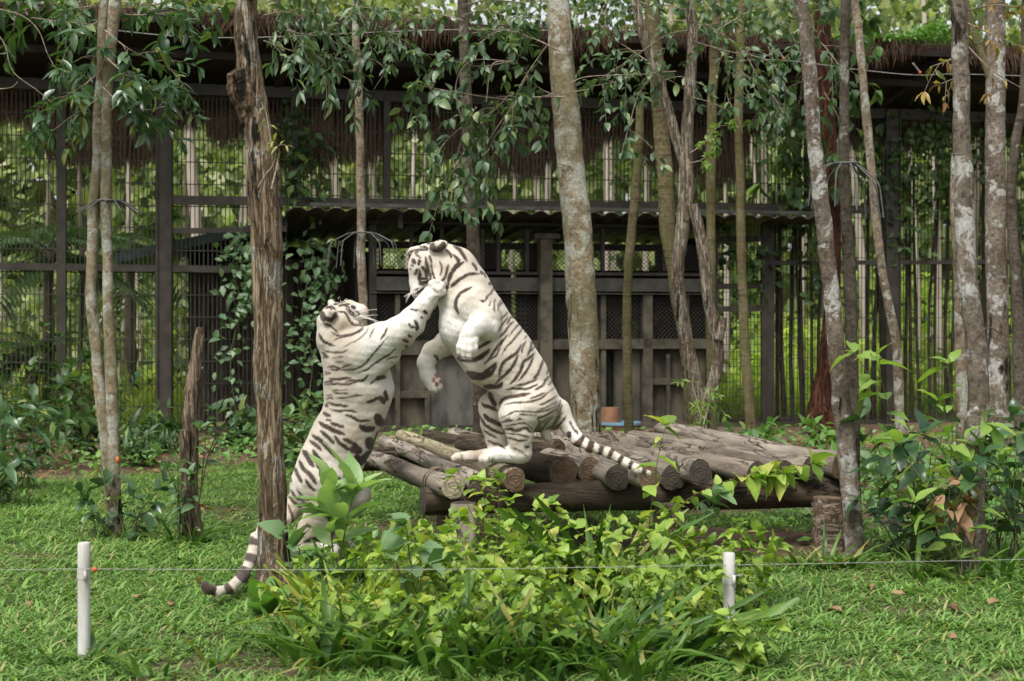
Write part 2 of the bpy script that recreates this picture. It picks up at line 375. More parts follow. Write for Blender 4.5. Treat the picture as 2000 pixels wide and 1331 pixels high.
# ---------------------------------------------------------------- tigers (built further down, once the platform stands)
import openvdb
Z1 = (540, 440, 2.773); ZA = (880, 540, 5.548); ZB = (590, 640, 6.655); ZC = (540, 800, 4.591); ZD = (920, 750, 8.319)
ZE = (760, 450, 4.032); ZF = (590, 540, 5.547); ZG = (860, 720, 5.0); PX = (0, 0, 1.0)
RS = [(ZA, 28, '5,110 60,60 130,15 185,-5'), (ZA, 30, '90,415 60,340 62,270 95,200 150,155 230,115'),
 (ZA, 34, '205,450 200,350 235,310 320,280 375,265'), (ZA, 20, '375,265 400,220 440,180 485,90'), (ZA, 22, '420,80 455,45'),
 (ZA, 14, '475,400 470,330 482,240'), (ZA, 12, '365,380 410,330 440,255'), (ZA, 15, '515,375 520,320 550,250'), (ZA, 15, '535,320 565,280 570,240'),
 (ZA, 16, '545,470 590,420 635,380'), (ZA, 18, '515,600 550,540 600,470 620,430'), (ZA, 20, '610,520 650,450 700,445'), (ZA, 20, '530,670 590,600 640,530 690,485'),
 (ZA, 24, '360,955 420,890 480,800 560,700 625,630'), (ZA, 16, '420,905 500,850 545,740 590,680'), (ZA, 18, '560,850 610,760 680,690 760,590 775,540 750,515 700,560 630,660'),
 (ZA, 18, '800,600 830,580'), (ZA, 14, '800,680 830,640'), (ZA, 18, '770,830 790,750 815,705'), (ZA, 26, '290,790 360,740 440,700'),
 (ZA, 44, '80,900 110,860 170,870 240,905 330,870 425,795'), (ZA, 26, '90,905 150,915 240,920'), (ZA, 30, '525,1090 540,1010 580,930 650,880 720,820 770,740'),
 (ZA, 28, '480,1170 540,1110 620,1040 690,950 730,850'), (ZA, 66, '185,1040 260,1080 350,1080 425,1030'), (ZA, 30, '400,1100 450,1040 495,940'),
 (ZA, 26, '350,1050 420,1000 490,940'), (ZA, 40, '360,1190 450,1200 530,1190 565,1150'), (ZA, 30, '640,1170 700,1110 760,1020 790,930 850,890 910,825'),
 (ZA, 24, '740,1130 800,1060 860,960 900,870'), (ZA, 22, '830,865 865,790 885,690'), (ZA, 16, '840,830 900,780 920,740'), (ZA, 24, '890,1110 950,1050 985,960 1010,890'),
 (ZA, 14, '910,1120 980,1010'), (ZA, 16, '1035,1070 1065,1010'), (ZA, 22, '920,1240 1000,1180 1040,1110 1080,1075'), (ZA, 16, '1060,1180 1105,1130'),
 (ZA, 20, '700,1180 800,1170 900,1130 940,1105'), (ZA, 18, '600,1225 700,1210 830,1220 950,1165'),
 (ZD, 24, '560,95 700,80 900,90 1080,20'), (ZD, 28, '1040,105 1130,50 1170,0'), (ZD, 18, '1270,130 1360,60'), (ZD, 50, '450,330 540,240 660,210 800,190 960,160'),
 (ZD, 26, '540,350 680,310 860,300 1060,265 1180,200 1290,110'), (ZD, 24, '950,240 1080,200 1200,140'), (ZD, 26, '1100,345 1230,300 1400,190'), (ZD, 22, '1070,440 1200,390 1400,290'),
 (ZD, 24, '470,560 560,520 720,450 900,450 1070,460 1230,430 1400,350'), (ZD, 20, '480,620 600,570 700,500 860,500 1070,515'), (ZD, 30, '480,630 620,600 760,570 860,580'),
 (ZD, 22, '560,690 760,650 880,650 960,700 1010,790'), (ZD, 44, '540,730 640,740 740,765 880,720 950,770 990,800'), (ZD, 22, '570,800 700,820 800,830 900,870 940,890'),
 (ZD, 32, '580,870 680,900 780,925 920,915'), (ZD, 20, '700,820 850,840 950,870'), (ZD, 22, '1010,790 1080,700 1110,620 1090,560 1200,520 1400,400'),
 (ZD, 18, '1060,790 1120,720 1130,640 1230,580 1340,520'), (ZD, 20, '1080,800 1170,720 1220,640 1350,540'), (ZD, 24, '1210,740 1340,680 1420,560 1490,460'),
 (ZD, 24, '1290,740 1390,700 1480,620 1545,520'), (ZD, 22, '1330,680 1380,560 1450,440 1480,330'), (ZD, 20, '1390,470 1440,350 1445,250'),
 (ZD, 60, '300,140 340,260 400,370'), (ZD, 50, '180,310 230,360 330,390 420,440'), (ZD, 60, '200,500 300,590 420,640 500,690'), (ZD, 40, '140,520 220,660 340,740 480,800 540,800'),
 (ZD, 28, '200,760 300,820 430,880'), (ZD, 34, '270,920 380,970 460,990 560,1060'), (ZD, 16, '640,1040 780,1080 880,1160 920,1200'), (ZD, 34, '860,1020 950,1030'),
 (ZD, 10, '620,1150 700,1210'), (ZD, 20, '295,1190 295,1260'), (ZD, 20, '340,1210 340,1290'), (ZD, 14, '170,1230 240,1250'),  # short toe marks paint the shade between the toes into the coat
 (ZD, 24, '1600,590 1640,690 1720,810'), (ZD, 24, '1700,740 1740,820'), (ZD, 56, '1590,780 1600,880'),
 (ZE, 16, '265,120 300,150 215,155'), (ZE, 12, '240,128 285,138'), (ZE, 36, '345,105 342,140 385,155 430,120 418,98'), (ZE, 24, '190,232 200,258'), (ZE, 20, '242,235 232,275'),
 (ZE, 12, '212,188 252,222'), (ZE, 12, '178,272 192,290'), (ZE, 18, '285,240 305,300 325,370 320,392'), (ZE, 24, '255,285 285,320 300,372'), (ZE, 13, '335,290 345,350 365,412'),
 (ZE, 16, '240,300 245,350 240,400 290,410 312,388'), (ZE, 20, '205,350 225,308'), (ZE, 14, '242,385 305,378'), (ZE, 13, '205,505 240,482 272,452'),
 (ZE, 16, '440,145 480,190 490,222'), (ZE, 13, '330,265 340,330'), (ZE, 22, '465,432 475,370 520,290 545,240 500,190'), (ZE, 20, '480,400 500,330 560,270 592,250'),
 (ZE, 16, '405,412 440,370 470,268'), (ZE, 20, '425,462 468,438'), (ZE, 20, '440,482 465,448'), (ZE, 22, '500,110 560,160 612,242'), (ZE, 18, '655,255 685,300 692,322'),
 (ZE, 20, '485,452 540,400 620,350 712,345'), (ZE, 13, '720,318 737,352'), (ZE, 13, '745,330 762,372'), (ZE, 24, '788,428 828,394'), (ZE, 16, '350,985 375,1000 385,1030'),
 (ZE, 14, '150,180 205,158 292,148'), (ZE, 10, '290,84 345,77 395,82'), (ZE, 12, '300,108 328,100'), (ZE, 14, '285,208 300,258 312,292'), (ZE, 13, '318,200 336,262'), (ZE, 12, '230,420 272,432'), (ZE, 14, '240,330 228,392'), (ZE, 9, '162,300 176,312'), (ZE, 9, '205,470 232,458'), (ZE, 9, '215,492 240,476'), (ZE, 12, '200,180 235,170'), (ZE, 12, '400,240 415,300 400,360')]
LS = [(ZB, 30, '215,75 265,165 330,205 425,240'), (ZB, 18, '415,165 500,130 620,110 740,60 800,0'), (ZB, 13, '530,260 620,210 740,150 830,60 860,0'), (ZB, 14, '880,130 910,60 945,0'),
 (ZB, 24, '1020,160 1070,90 1110,0'), (ZB, 13, '390,5 460,70'), (ZB, 12, '380,60 430,95 520,100 680,75'), (ZB, 22, '270,280 330,315 440,325 530,320 590,280'),
 (ZB, 30, '265,320 300,350 330,385'), (ZB, 34, '280,380 340,385'), (ZB, 14, '390,400 530,380'), (ZB, 12, '420,460 540,435'), (ZB, 24, '330,520 400,505 480,530 440,550 350,545'),
 (ZB, 18, '490,530 560,505 640,475'), (ZB, 19, '490,550 600,550 700,540 820,470 920,350 1030,230 1110,130'), (ZB, 21, '720,590 830,555 920,490 1040,410 1130,355 1220,270'),
 (ZB, 17, '1090,430 1160,395 1240,380'), (ZB, 18, '290,590 350,575'), (ZB, 18, '295,620 370,590'), (ZB, 32, '345,665 480,670 640,655'), (ZB, 26, '560,710 650,690 780,690 860,620'),
 (ZB, 28, '280,720 370,700 400,715'), (ZB, 26, '280,745 420,735 600,740 680,715 780,690'), (ZB, 46, '970,680 1010,655 1090,645'), (ZB, 20, '880,740 930,700 980,670'),
 (ZB, 13, '390,825 600,810'), (ZB, 17, '395,845 480,860 600,850'), (ZB, 18, '440,915 560,915 680,890 790,875'), (ZB, 13, '310,880 390,880'), (ZB, 16, '315,930 370,915 410,935'),
 (ZB, 46, '1075,820 1105,950'), (ZB, 36, '835,970 930,945 1000,900'), (ZB, 54, '1000,900 1050,950 1060,985'), (ZB, 30, '330,975 420,1005 500,1010 600,1025'), (ZB, 34, '310,1000 330,1030'),
 (ZB, 26, '370,1065 480,1085 600,1080 730,1105'), (ZB, 38, '280,1110 330,1140 370,1145'), (ZB, 34, '560,1135 650,1165 740,1215 890,1210'), (ZB, 80, '970,1150 1010,1260'),
 (ZB, 24, '310,1195 380,1215'), (ZB, 46, '220,1230 300,1280 370,1310 460,1360'), (ZB, 32, '370,1250 450,1265 550,1310'), (ZB, 46, '750,1280 840,1310 940,1310'),
 (ZC, 26, '485,125 540,140 605,165'), (ZC, 34, '380,115 440,150 510,190 615,225'), (ZC, 30, '395,190 450,240 520,305'), (ZC, 32, '320,225 390,280 440,330 500,390 540,440'),
 (ZC, 30, '300,280 340,310 400,365'), (ZC, 30, '520,240 580,310 670,370'), (ZC, 30, '600,265 680,300 740,340'), (ZC, 56, '680,355 750,370'), (ZC, 40, '750,155 810,185 880,165'),
 (ZC, 60, '900,60 940,130'), (ZC, 70, '830,280 845,330'), (ZC, 52, '930,210 900,290'), (ZC, 62, '720,410 740,470 800,430 870,380'), (ZC, 38, '240,365 280,430 335,515'),
 (ZC, 32, '325,365 370,430 430,505'), (ZC, 30, '360,490 400,540 440,580'), (ZC, 34, '205,460 240,530 300,590 360,670'), (ZC, 28, '160,520 190,590 230,660'), (ZC, 24, '110,590 130,650'),
 (ZC, 24, '260,630 300,690 350,730'), (ZC, 22, '130,720 170,790 250,820'), (ZC, 20, '180,720 260,800 350,790'), (ZC, 20, '110,770 150,830 220,880'), (ZC, 18, '100,850 140,950 150,1050'),
 (ZC, 18, '230,830 330,870 400,910'), (ZC, 24, '170,1165 220,1100 260,1050 340,1060'), (ZC, 28, '240,1190 330,1165 430,1180 500,1210'), (ZC, 22, '430,600 400,640'), (ZC, 26, '540,600 590,660 610,720'),
 (ZF, 14, '1170,355 1260,370'), (ZF, 16, '1155,510 1175,545 1230,560'), (ZF, 22, '1220,480 1250,540 1235,590'), (ZF, 14, '1290,430 1300,462'), (ZF, 17, '1150,640 1182,660'),
 (ZF, 18, '1090,690 1152,712'), (ZF, 24, '1325,378 1345,402'), (ZF, 18, '1120,760 1142,772'),
 (ZF, 15, '255,350 290,335 322,362'), (ZF, 15, '300,320 345,345 362,362'), (ZF, 14, '340,305 392,300'), (ZF, 14, '390,285 438,285'), (ZF, 10, '430,265 472,280'), (ZF, 15, '395,325 460,310 522,300'),
 (ZF, 13, '450,320 500,330 520,370 560,410 555,442'), (ZF, 12, '470,340 510,390 545,432'), (ZF, 18, '538,318 562,352'), (ZF, 11, '578,375 622,400 600,430 558,430'),
 (ZF, 15, '390,380 460,390 500,450 520,490 570,530 642,530'), (ZF, 36, '210,390 240,475'), (ZF, 32, '255,455 310,472 352,430 350,398'), (ZF, 13, '230,510 290,530 340,570 386,612'),
 (ZF, 13, '310,600 380,640 500,640 620,590 666,540'), (ZF, 11, '640,445 680,440'), (ZF, 10, '650,470 690,465')]
RP = [(ZE, 46, '385,1135 380,1150'), (ZE, 40, '412,1060 420,1070'), (ZE, 22, '350,1170 348,1195'), (ZE, 24, '372,1200 375,1225'), (ZE, 24, '400,1180 408,1200'), (ZE, 16, '200,525 215,522'),
 (ZG, 14, '145,875 200,900 310,895'), (PX, 3, '946,902 944,905')]
LP = [(ZF, 18, '700,350 708,372'), (ZF, 10, '690,395 700,400')]
RT = [(12, 1130, 864), (13, 1152, 874), (11, 1172, 880), (9, 1192, 886), (9, 1211, 898), (8, 1232, 910), (10, 1258, 921)]
LT = [(15, 499, 1060), (17, 492, 1090), (30, 477, 1124), (14, 447, 1153), (40, 404, 1148)]

def sdf_body(prims, h=.0075, k=.035):
    """smooth union of tapered capsules given as world points -> mesh"""
    pts = np.array([p[i] for p in prims for i in (0, 1)]); rad = np.array([p[i] for p in prims for i in (2, 3)])
    lo = (pts - rad[:, None]).min(0) - .05; hi = (pts + rad[:, None]).max(0) + .05
    N = np.ceil((hi - lo)/h).astype(int) + 1; D = np.full(N, .08, np.float32)
    ax = [lo[i] + h*np.arange(N[i]) for i in range(3)]
    for a, b, ra, rb, kk in prims:
        rm = max(ra, rb) + .085; l = np.minimum(a, b) - rm; u = np.maximum(a, b) + rm
        i0 = np.maximum(((l - lo)/h).astype(int), 0); i1 = np.minimum(((u - lo)/h).astype(int) + 2, N)
        X, Y, Z = np.meshgrid(*[ax[q][i0[q]:i1[q]].astype(np.float32) for q in range(3)], indexing='ij')
        ab = b - a; L2 = float(ab @ ab) + 1e-9
        t = np.clip(((X-a[0])*ab[0] + (Y-a[1])*ab[1] + (Z-a[2])*ab[2])/L2, 0, 1)
        d = np.sqrt((X-a[0]-t*ab[0])**2 + (Y-a[1]-t*ab[1])**2 + (Z-a[2]-t*ab[2])**2) - (ra + (rb-ra)*t)
        s = D[i0[0]:i1[0], i0[1]:i1[1], i0[2]:i1[2]]; hh = np.clip(kk - np.abs(s-d), 0, None)/kk
        D[i0[0]:i1[0], i0[1]:i1[1], i0[2]:i1[2]] = np.minimum(s, d) - hh*hh*kk/4
    g = openvdb.FloatGrid(.08); g.copyFromArray(D); V, T, Q = [np.asarray(q) for q in g.convertToPolygons(0.0)]
    return V*h + lo, np.asarray(Q)[:, ::-1], np.asarray(T)[:, ::-1] if len(T) else np.zeros((0, 3), int)
def tiger(Y0, chains, stripes, pads, tailbands, whites, tans, wks, hks, cut, flat, label, base, name='white_tiger'):
    prims = []
    for ch in chains:
        kk = .026
        if isinstance(ch[0], float): kk = ch[0]; ch = ch[1:]
        q = [(P(c[0], c[1], Y0 + c[2]), c[3]*(Y0 + c[2])/F) for c in ch]
        if len(q) == 1: prims.append((q[0][0], q[0][0] + 1e-4, q[0][1], q[0][1], kk))
        for a, b in zip(q, q[1:]): prims.append((a[0], b[0], a[1], b[1], kk))
    V, Q, T = sdf_body(prims)
    V = V + .006*np.stack([vnoise(V, 11, 61), vnoise(V, 11, 62), vnoise(V, 11, 63)], 1) + .0012*np.stack([vnoise(V, 60, 64), vnoise(V, 60, 65), vnoise(V, 60, 66)], 1)
    o = thing(name, label, 'tiger', base)
    g = G().add(V, Q)
    if len(T): g.f3.append(T); g.m3.append(np.zeros(len(T), int))
    px = 1000 + V[:, 0]*F/V[:, 1]; py = HY + (CH - V[:, 2])*F/V[:, 1]
    jx = px + .8*vnoise(V, 55, 1) + .9*vnoise(V, 170, 3); jy = py + .8*vnoise(V, 55, 2) + .9*vnoise(V, 170, 4)
    def paint(spec, soft=1.2, wk=1.0):
        m = np.zeros(len(V))
        for (ox, oy, sc), wd, s in spec:
            p = np.array([[float(u) for u in q.split(',')] for q in s.split()])/sc + (ox, oy); hw = wd*wk/sc/2
            p = smooth_path(p, 6) if len(p) > 2 else p
            L = np.linalg.norm(np.diff(p, axis=0), axis=1).sum(); n = max(int(L/1.0), 2)
            c = np.concatenate([[0], np.cumsum(np.linalg.norm(np.diff(p, axis=0), axis=1))])
            t = np.linspace(0, c[-1], n); q = np.stack([np.interp(t, c, p[:, 0]), np.interp(t, c, p[:, 1])], 1)
            u = np.linspace(0, 1, n); hw = hw*np.clip(.35 + 1.1*np.sin(np.pi*u)**.7, .3, 1.12)
            b = np.where((jx > q[:, 0].min()-wd/sc-3) & (jx < q[:, 0].max()+wd/sc+3) & (jy > q[:, 1].min()-wd/sc-3) & (jy < q[:, 1].max()+wd/sc+3))[0]
            if not len(b): continue
            d = (np.hypot(jx[b][:, None]-q[None, :, 0], jy[b][:, None]-q[None, :, 1]) - hw[None]).min(1)
            m[b] = np.maximum(m[b], np.clip(.5 - d/(2*soft), 0, 1))
        return m
    hd = [q for q in stripes if q[0] in (ZE, ZF)]; ms = np.maximum(paint([q for q in stripes if q not in hd], wk=wks), paint(hd, .85, hks)); mp = paint(pads)
    tp = smooth_path(np.array([c[:2] for c in chains[-1]], float), 14); sl = np.concatenate([[0], np.cumsum(np.linalg.norm(np.diff(tp, axis=0), axis=1))])
    dt = np.hypot(px[:, None]-tp[None, :, 0], py[:, None]-tp[None, :, 1]); it = dt.argmin(1); ok = dt.min(1) < 19; sv_ = sl[it] + 1.1*vnoise(V, 40, 9)
    ms = ms*(V[:, 1] > Y0 - cut)
    for wd, x, y in tailbands:
        s_ = sl[np.hypot(tp[:, 0]-x, tp[:, 1]-y).argmin()]; m = np.clip(.5 - (np.abs(sv_-s_) - wd*.5)/2.4, 0, 1)*ok; ms = np.maximum(ms, m)
    cream = np.array([.62, .575, .505]); white = np.array([.76, .745, .71]); br = np.array([.06, .038, .028]); pink = np.array([.34, .15, .115])
    wm = np.zeros(len(V))
    for x, y, r in whites: wm = np.maximum(wm, np.clip(1.25 - np.hypot(px-x, py-y)/r, 0, 1))
    wm = np.minimum(wm, 1)[:, None]; ms = ms[:, None]; mp = mp[:, None]
    tn = np.clip(.5 + .5*vnoise(V, 7, 5), 0, 1)[:, None]
    c = cream*(1 - .2*tn) + np.array([.03, .005, -.025])*tn; c = c*(1-wm) + white*wm
    tm = np.zeros(len(V))
    for x, y, r in tans: tm = np.maximum(tm, np.clip(1.2 - np.hypot(px-x, py-y)/r, 0, 1))
    tm = np.minimum(tm, 1)[:, None]*.75; c = c*(1-tm) + np.array([.43, .345, .25])*tm
    bn = (.85 + .75*np.clip(vnoise(V, 30, 8), 0, 1))[:, None]; c = c*(1-ms) + br*bn*ms; c = c*(1-mp) + pink*mp
    b = g.build('body', FUR, o)
    at = b.data.color_attributes.new('coat', 'FLOAT_COLOR', 'POINT')
    at.data.foreach_set('color', np.concatenate([c, np.ones((len(c), 1))], 1).astype(np.float32).ravel())
    # short coat: fine strands that soften the outline
    me = b.data; nv = len(V); nr = np.zeros(nv*3, np.float32); me.vertices.foreach_get('normal', nr); nr = nr.reshape(-1, 3)
    rng = np.random.default_rng(4); k = rng.integers(0, nv, 240000); A = V[k]; Nn = nr[k]
    fl = nrm(np.array(flat) + rng.normal(size=A.shape)*.35); tl = nrm(fl - Nn*np.sum(fl*Nn, 1)[:, None]); d = nrm(tl*.84 + Nn*rng.uniform(.25, .85, (len(k), 1)))
    sd = nrm(np.cross(d, Nn)); ln = rng.uniform(.016, .044, (len(k), 1)); W = .0014
    W3 = np.stack([A - sd*W, A + sd*W, A + d*ln], 1).reshape(-1, 3)
    hg = G().add(W3, np.arange(len(W3)).reshape(-1, 3)); ho = stuff(hg.build('short_fur', FUR, b)); 
    at = ho.data.color_attributes.new('coat', 'FLOAT_COLOR', 'POINT')
    cc = np.repeat(np.concatenate([c[k]*rng.uniform(.62, 1.15, (len(k), 1)), np.ones((len(k), 1))], 1), 3, 0); at.data.foreach_set('color', cc.astype(np.float32).ravel())
    try: ho.data.normals_split_custom_set_from_vertices(np.repeat(Nn, 3, 0).tolist())
    except Exception: pass
    return o
def furmat():
    m, t, bs = newmat('white_tiger_coat'); a = t.nodes.new('ShaderNodeAttribute'); a.attribute_name = 'coat'
    n = noise(t, coords(t, 'Object', (1.6, 1.6, .5)), 70, 6, .75); col = mixc(t, .55, a.outputs['Color'], ramp(t, n, [(.32, (.6, .57, .52)), (.7, (1, 1, 1))]), 'MULTIPLY')
    lnk(t, col, bs.inputs['Base Color']); bs.inputs['Roughness'].default_value = .75; bs.inputs['Specular IOR Level'].default_value = .2
    bs.inputs['Sheen Weight'].default_value = .15; bs.inputs['Sheen Roughness'].default_value = .5
    bump(t, bs, n, .7, .01); return m
FUR = furmat()
def whiskers(o, root, dirs, L, seed):
    rng = np.random.default_rng(seed)
    for d in dirs:
        d = nrm(np.asarray(d, float) + rng.normal(size=3)*.12); q = np.asarray(root) + rng.normal(size=3)*.012
        t = np.linspace(0, 1, 5)[:, None]; p = q + d*L*t*rng.uniform(.7, 1.1) + np.array([0, 0, -.02])*t**2
        G().tube(p, np.linspace(.0021, .0008, 5), 4, cap=False).build('whisker', WHISK, o)
def ear(o, c, tip, r, Y0):
    a = P(c[0], c[1], Y0 + c[2]); b = P(tip[0], tip[1], Y0 + tip[2])

# ---------------------------------------------------------------- ground
SL = .22; TH = math.atan(SL); WT = np.array([math.cos(TH), math.sin(TH), 0]); WN = np.array([math.sin(TH), -math.cos(TH), 0]); W0 = np.array([0, 22.2, 0])
def wp(px, py, n=0.):                        # point on the fence plane seen at a photo position, pushed n metres out of it towards the lawn
    o = W0 + WN*n; a = (px - 1000)/F; k = o - np.array([0, 0, 0])
    # plane: (p - o).WN = 0 with p = (a*d, d, .)
    d = (k @ WN)/(a*WN[0] + WN[1]); return P(px, py, d)
def lawn(x, y):                              # 0..1 how grassy a spot is
    q = np.stack([x, y], -1); n = vnoise(q, .8, 8); n2 = vnoise(q, 2.6, 9)
    lim = np.where(x < 1.5, 16.6, np.where(x < 2.6, 13.5, 12.2)) + .9*n
    g = np.clip((lim - y)/1.2, 0, 1)
    e = np.hypot((x - 1.55)/1.25, (y - 10.9)/.75) + .25*n2; g = g*np.clip((e - .75)*3, 0, 1)
    e = np.hypot((x + .5)/.9, (y - 11.5)/1.0) + .25*n2; g = g*np.clip((e - .6)*2, .25, 1)
    e = np.hypot((x - 2.6)/.8, (y - 6.7)/.28) + .4*n2; g = g*np.clip((e - .5)*2, .25, 1)
    e = np.hypot((x + 1.3)/.7, (y - 7.0)/.35) + .4*n2; g = g*np.clip((e - .5)*2, .3, 1)
    return g*np.clip(.78 + .5*n2, .2, 1)
xs = np.concatenate([np.linspace(-140, -14, 18)[:-1], np.linspace(-14, 14, 141), np.linspace(14, 140, 18)[1:]])
ys = np.concatenate([np.linspace(-60, 4, 10)[:-1], np.linspace(4, 26, 111), np.linspace(26, 200, 24)[1:]])
GX, GY = np.meshgrid(xs, ys, indexing='ij'); nx, ny = GX.shape
GZ = ground_z(GX, GY); ii, jj = np.meshgrid(np.arange(nx-1), np.arange(ny-1), indexing='ij'); a = (ii*ny + jj).ravel()
gm, t, bs = newmat('earth'); v = coords(t, 'Object'); at = t.nodes.new('ShaderNodeAttribute'); at.attribute_name = 'turf'
soil = ramp(t, noise(t, v, 5, 8, .7), [(.3, (.055, .032, .02)), (.55, (.13, .075, .045)), (.75, (.2, .12, .075))])
turf = ramp(t, noise(t, v, 16, 6, .7), [(.3, (.03, .045, .012)), (.7, (.07, .1, .025))])
far_ = ramp(t, noise(t, v, 1.2, 5, .7), [(.35, (.2, .29, .045)), (.62, (.38, .46, .08)), (.85, (.38, .3, .18))])  # ground past the fence, its sunlit brightness put into the lime colour
sep = t.nodes.new('ShaderNodeSeparateColor'); lnk(t, at.outputs['Color'], sep.inputs[0])
lnk(t, mixc(t, sep.outputs[1], mixc(t, sep.outputs[0], soil, turf), far_), bs.inputs['Base Color']); bs.inputs['Roughness'].default_value = .95
bump(t, bs, noise(t, v, 22, 8, .75), .9, .04)
g = G().add(np.stack([GX, GY, GZ], -1).reshape(-1, 3), np.stack([a, a+ny, a+ny+1, a+1], 1)); ground = g.build('ground', gm); ground['kind'] = 'structure'
lw = lawn(GX.ravel(), GY.ravel()); fr = np.clip((GY.ravel() - SL*GX.ravel() - 23.5)/2, 0, 1)
ca = ground.data.color_attributes.new('turf', 'FLOAT_COLOR', 'POINT')
ca.data.foreach_set('color', np.stack([lw, fr, 0*lw, 1+0*lw], 1).astype(np.float32).ravel())

# grass: short broad blades, thinning with distance
rng = np.random.default_rng(11)
def scatter(n, y0, y1, pw=1.0):
    y = y0 + (y1 - y0)*rng.uniform(0, 1, n)**pw; x = (rng.uniform(-1, 1, n))*(.385*y + .2); return x, y
x, y = scatter(430000, 6.2, 17.4, 1.15)
kp = rng.uniform(0, 1, len(x)) < lawn(x, y)**1.3*np.clip(1.25 - (y - 9)*.045, .45, 1); x, y = x[kp], y[kp]
x = x + .025*vnoise(np.stack([x, y], -1), 14, 21); n = len(x)
cl = vnoise(np.stack([x, y], -1), 5.5, 12); az = rng.uniform(0, 6.28, n)
tall = np.clip(cl - .35, 0, 1)*.6; el = rng.uniform(.05, 1.0, n)
d = np.stack([np.cos(az)*np.cos(el), np.sin(az)*np.cos(el), np.sin(el)], 1); up = np.stack([-np.cos(az)*np.sin(el), -np.sin(az)*np.sin(el), np.cos(el)], 1)
sz = rng.uniform(.04, .092, n)*(1 + tall*1.4)*np.where(rng.uniform(0, 1, n) < .03, 1.7, 1)
g = G(); leaf_mass(g, 'blade', np.stack([x, y, ground_z(x, y) + rng.uniform(-.005, .015, n)], 1), d, up, sz, n=0, curl=.5, fold=.45, wid=1.15)
tag(g.build('lawn_grass', LF['grass']), 'short broad bladed green grass covering the lawn', 'grass', kind='stuff')
# low ground cover among the trees on the right and along the fence
x = np.concatenate([rng.uniform(2.2, 7.5, 5200), rng.uniform(-7, 8, 5200)]); y = np.concatenate([rng.uniform(10.5, 17, 5200), rng.uniform(15.5, 20.5, 5200) + 0])
kp = vnoise(np.stack([x, y], -1), 1.6, 31) > .0; x, y = x[kp], y[kp]; n = len(x); az = rng.uniform(0, 6.28, n); el = rng.uniform(-.1, .9, n)
d = np.stack([np.cos(az)*np.cos(el), np.sin(az)*np.cos(el), np.sin(el)], 1)
g = G(); leaf_mass(g, 'ovate', np.stack([x, y, ground_z(x, y) + rng.uniform(.0, .2, n)], 1), d, nrm(np.array([0, -.3, 1.]) + rng.normal(size=(n, 3))*.4), rng.uniform(.06, .13, n), n=2)
tag(g.build('ground_cover', LF['broad']), 'low leafy ground cover creeping over the brown soil under the trees', 'ground cover', kind='stuff')
x, y = rng.uniform(-8, 8, 4200), rng.uniform(12.5, 21.5, 4200); kp = lawn(x, y) < .4; x, y = x[kp], y[kp]; n = len(x); az = rng.uniform(0, 6.28, n)
d = np.stack([np.cos(az), np.sin(az), rng.normal(size=n)*.3], 1)
g = G(); leaf_mass(g, 'lance', np.stack([x, y, ground_z(x, y) + .012], 1), d, nrm(np.array([0, 0, 1.]) + rng.normal(size=(n, 3))*.5), rng.uniform(.07, .16, n), n=2, curl=.2, wid=1.6)
tag(g.build('leaf_litter', LF['dry']), 'dry brown leaf litter on the bare soil by the fence', 'leaf litter', kind='stuff')

# ---------------------------------------------------------------- enclosure fence
def wbar(g, a, b, wx, wz=None, n=0., dep=.06):
    """flat bar on the fence plane from photo point a to b, thickness dep towards the lawn"""
    A, B = wp(*a, n), wp(*b, n); g.bar(A, B, wx, wz or dep)
def wpost(g, px, py0, py1, w, dep, n=0.):
    A = wp(px, py0, n); B = wp(px, py1, n); B = np.array([A[0], A[1], B[2]])
    g.obox(A - WT*w/2 - WN*dep/2, WT*w, WN*dep, np.array([0, 0, B[2]-A[2]]))
fence = thing('mesh_fence', 'tall dark steel mesh fence enclosing the yard behind the trees', 'fence', wp(700, 845))
for px, y0, y1, wd in ((120, 860, 168, .13), (320, 856, 175, .24), (575, 396, 182, .1), (755, 396, 186, .1), (945, 398, 194, .1), (1580, 402, 208, .12), (1740, 836, 215, .22), (1502, 842, 405, .12), (1930, 832, 226, .16), (-120, 866, 160, .2), (-360, 876, 150, .2)):
    g = G(); wpost(g, px, y0, y1, wd, .16)
    if wd > .2:                              # an H section: flanges stand proud of the web
        wpost(g, px - 13, y0, y1, .02, .22); wpost(g, px + 13, y0, y1, .02, .22)
    g.build('post', STEEL, fence, smooth=False)
for a, b, h in (((-620, 140), (2400, 246), .16), ((330, 391), (1700, 410), .13), ((-620, 512), (553, 528), .1), ((1505, 514), (2400, 510), .07), ((-620, 888), (553, 850), .08), ((1395, 832), (2400, 815), .1), ((330, 452), (560, 448), .08)):
    g = G(); wbar(g, a, b, .08, h, .03); g.build('rail', STEEL, fence, smooth=False)
def sx(px): return float((wp(px, 600) - W0) @ WT)
def wire_panel(parent, px0, px1, z0, z1, n=-.05, pit=.064, hz=.33, r=.0085, mat=WIRE):
    s0, s1 = sx(px0), sx(px1); g = G(); o = W0 + WN*n
    for s in np.arange(s0, s1, pit):
        q = o + WT*s; g.obox(q - WT*r - WN*r + [0, 0, z0], WT*2*r, WN*2*r, np.array([0, 0, z1-z0]))
    for z in np.arange(z0 + .1, z1, hz):
        g.obox(o + WT*s0 + WN*r + [0, 0, z], WT*(s1-s0), WN*2*r, np.array([0, 0, 2*r]))
    return stuff(g.build('wire_mesh', mat, parent, smooth=False))
for a, b, z0, z1 in ((-620, -200, 0, 5.15), (2120, 2400, 0, 5.15), (-200, 120, 0, 5.15), (120, 320, 0, 5.15), (320, 560, 0, 5.15), (560, 755, 3.5, 5.15), (755, 1130, 3.5, 5.15), (1130, 1580, 3.5, 5.15), (1580, 1740, 0, 5.15), (1740, 2120, 0, 5.15), (1510, 1580, 0, 3.5)):
    wire_panel(fence, a, b, z0, z1, r=.0052 if a > 1500 else .0072)
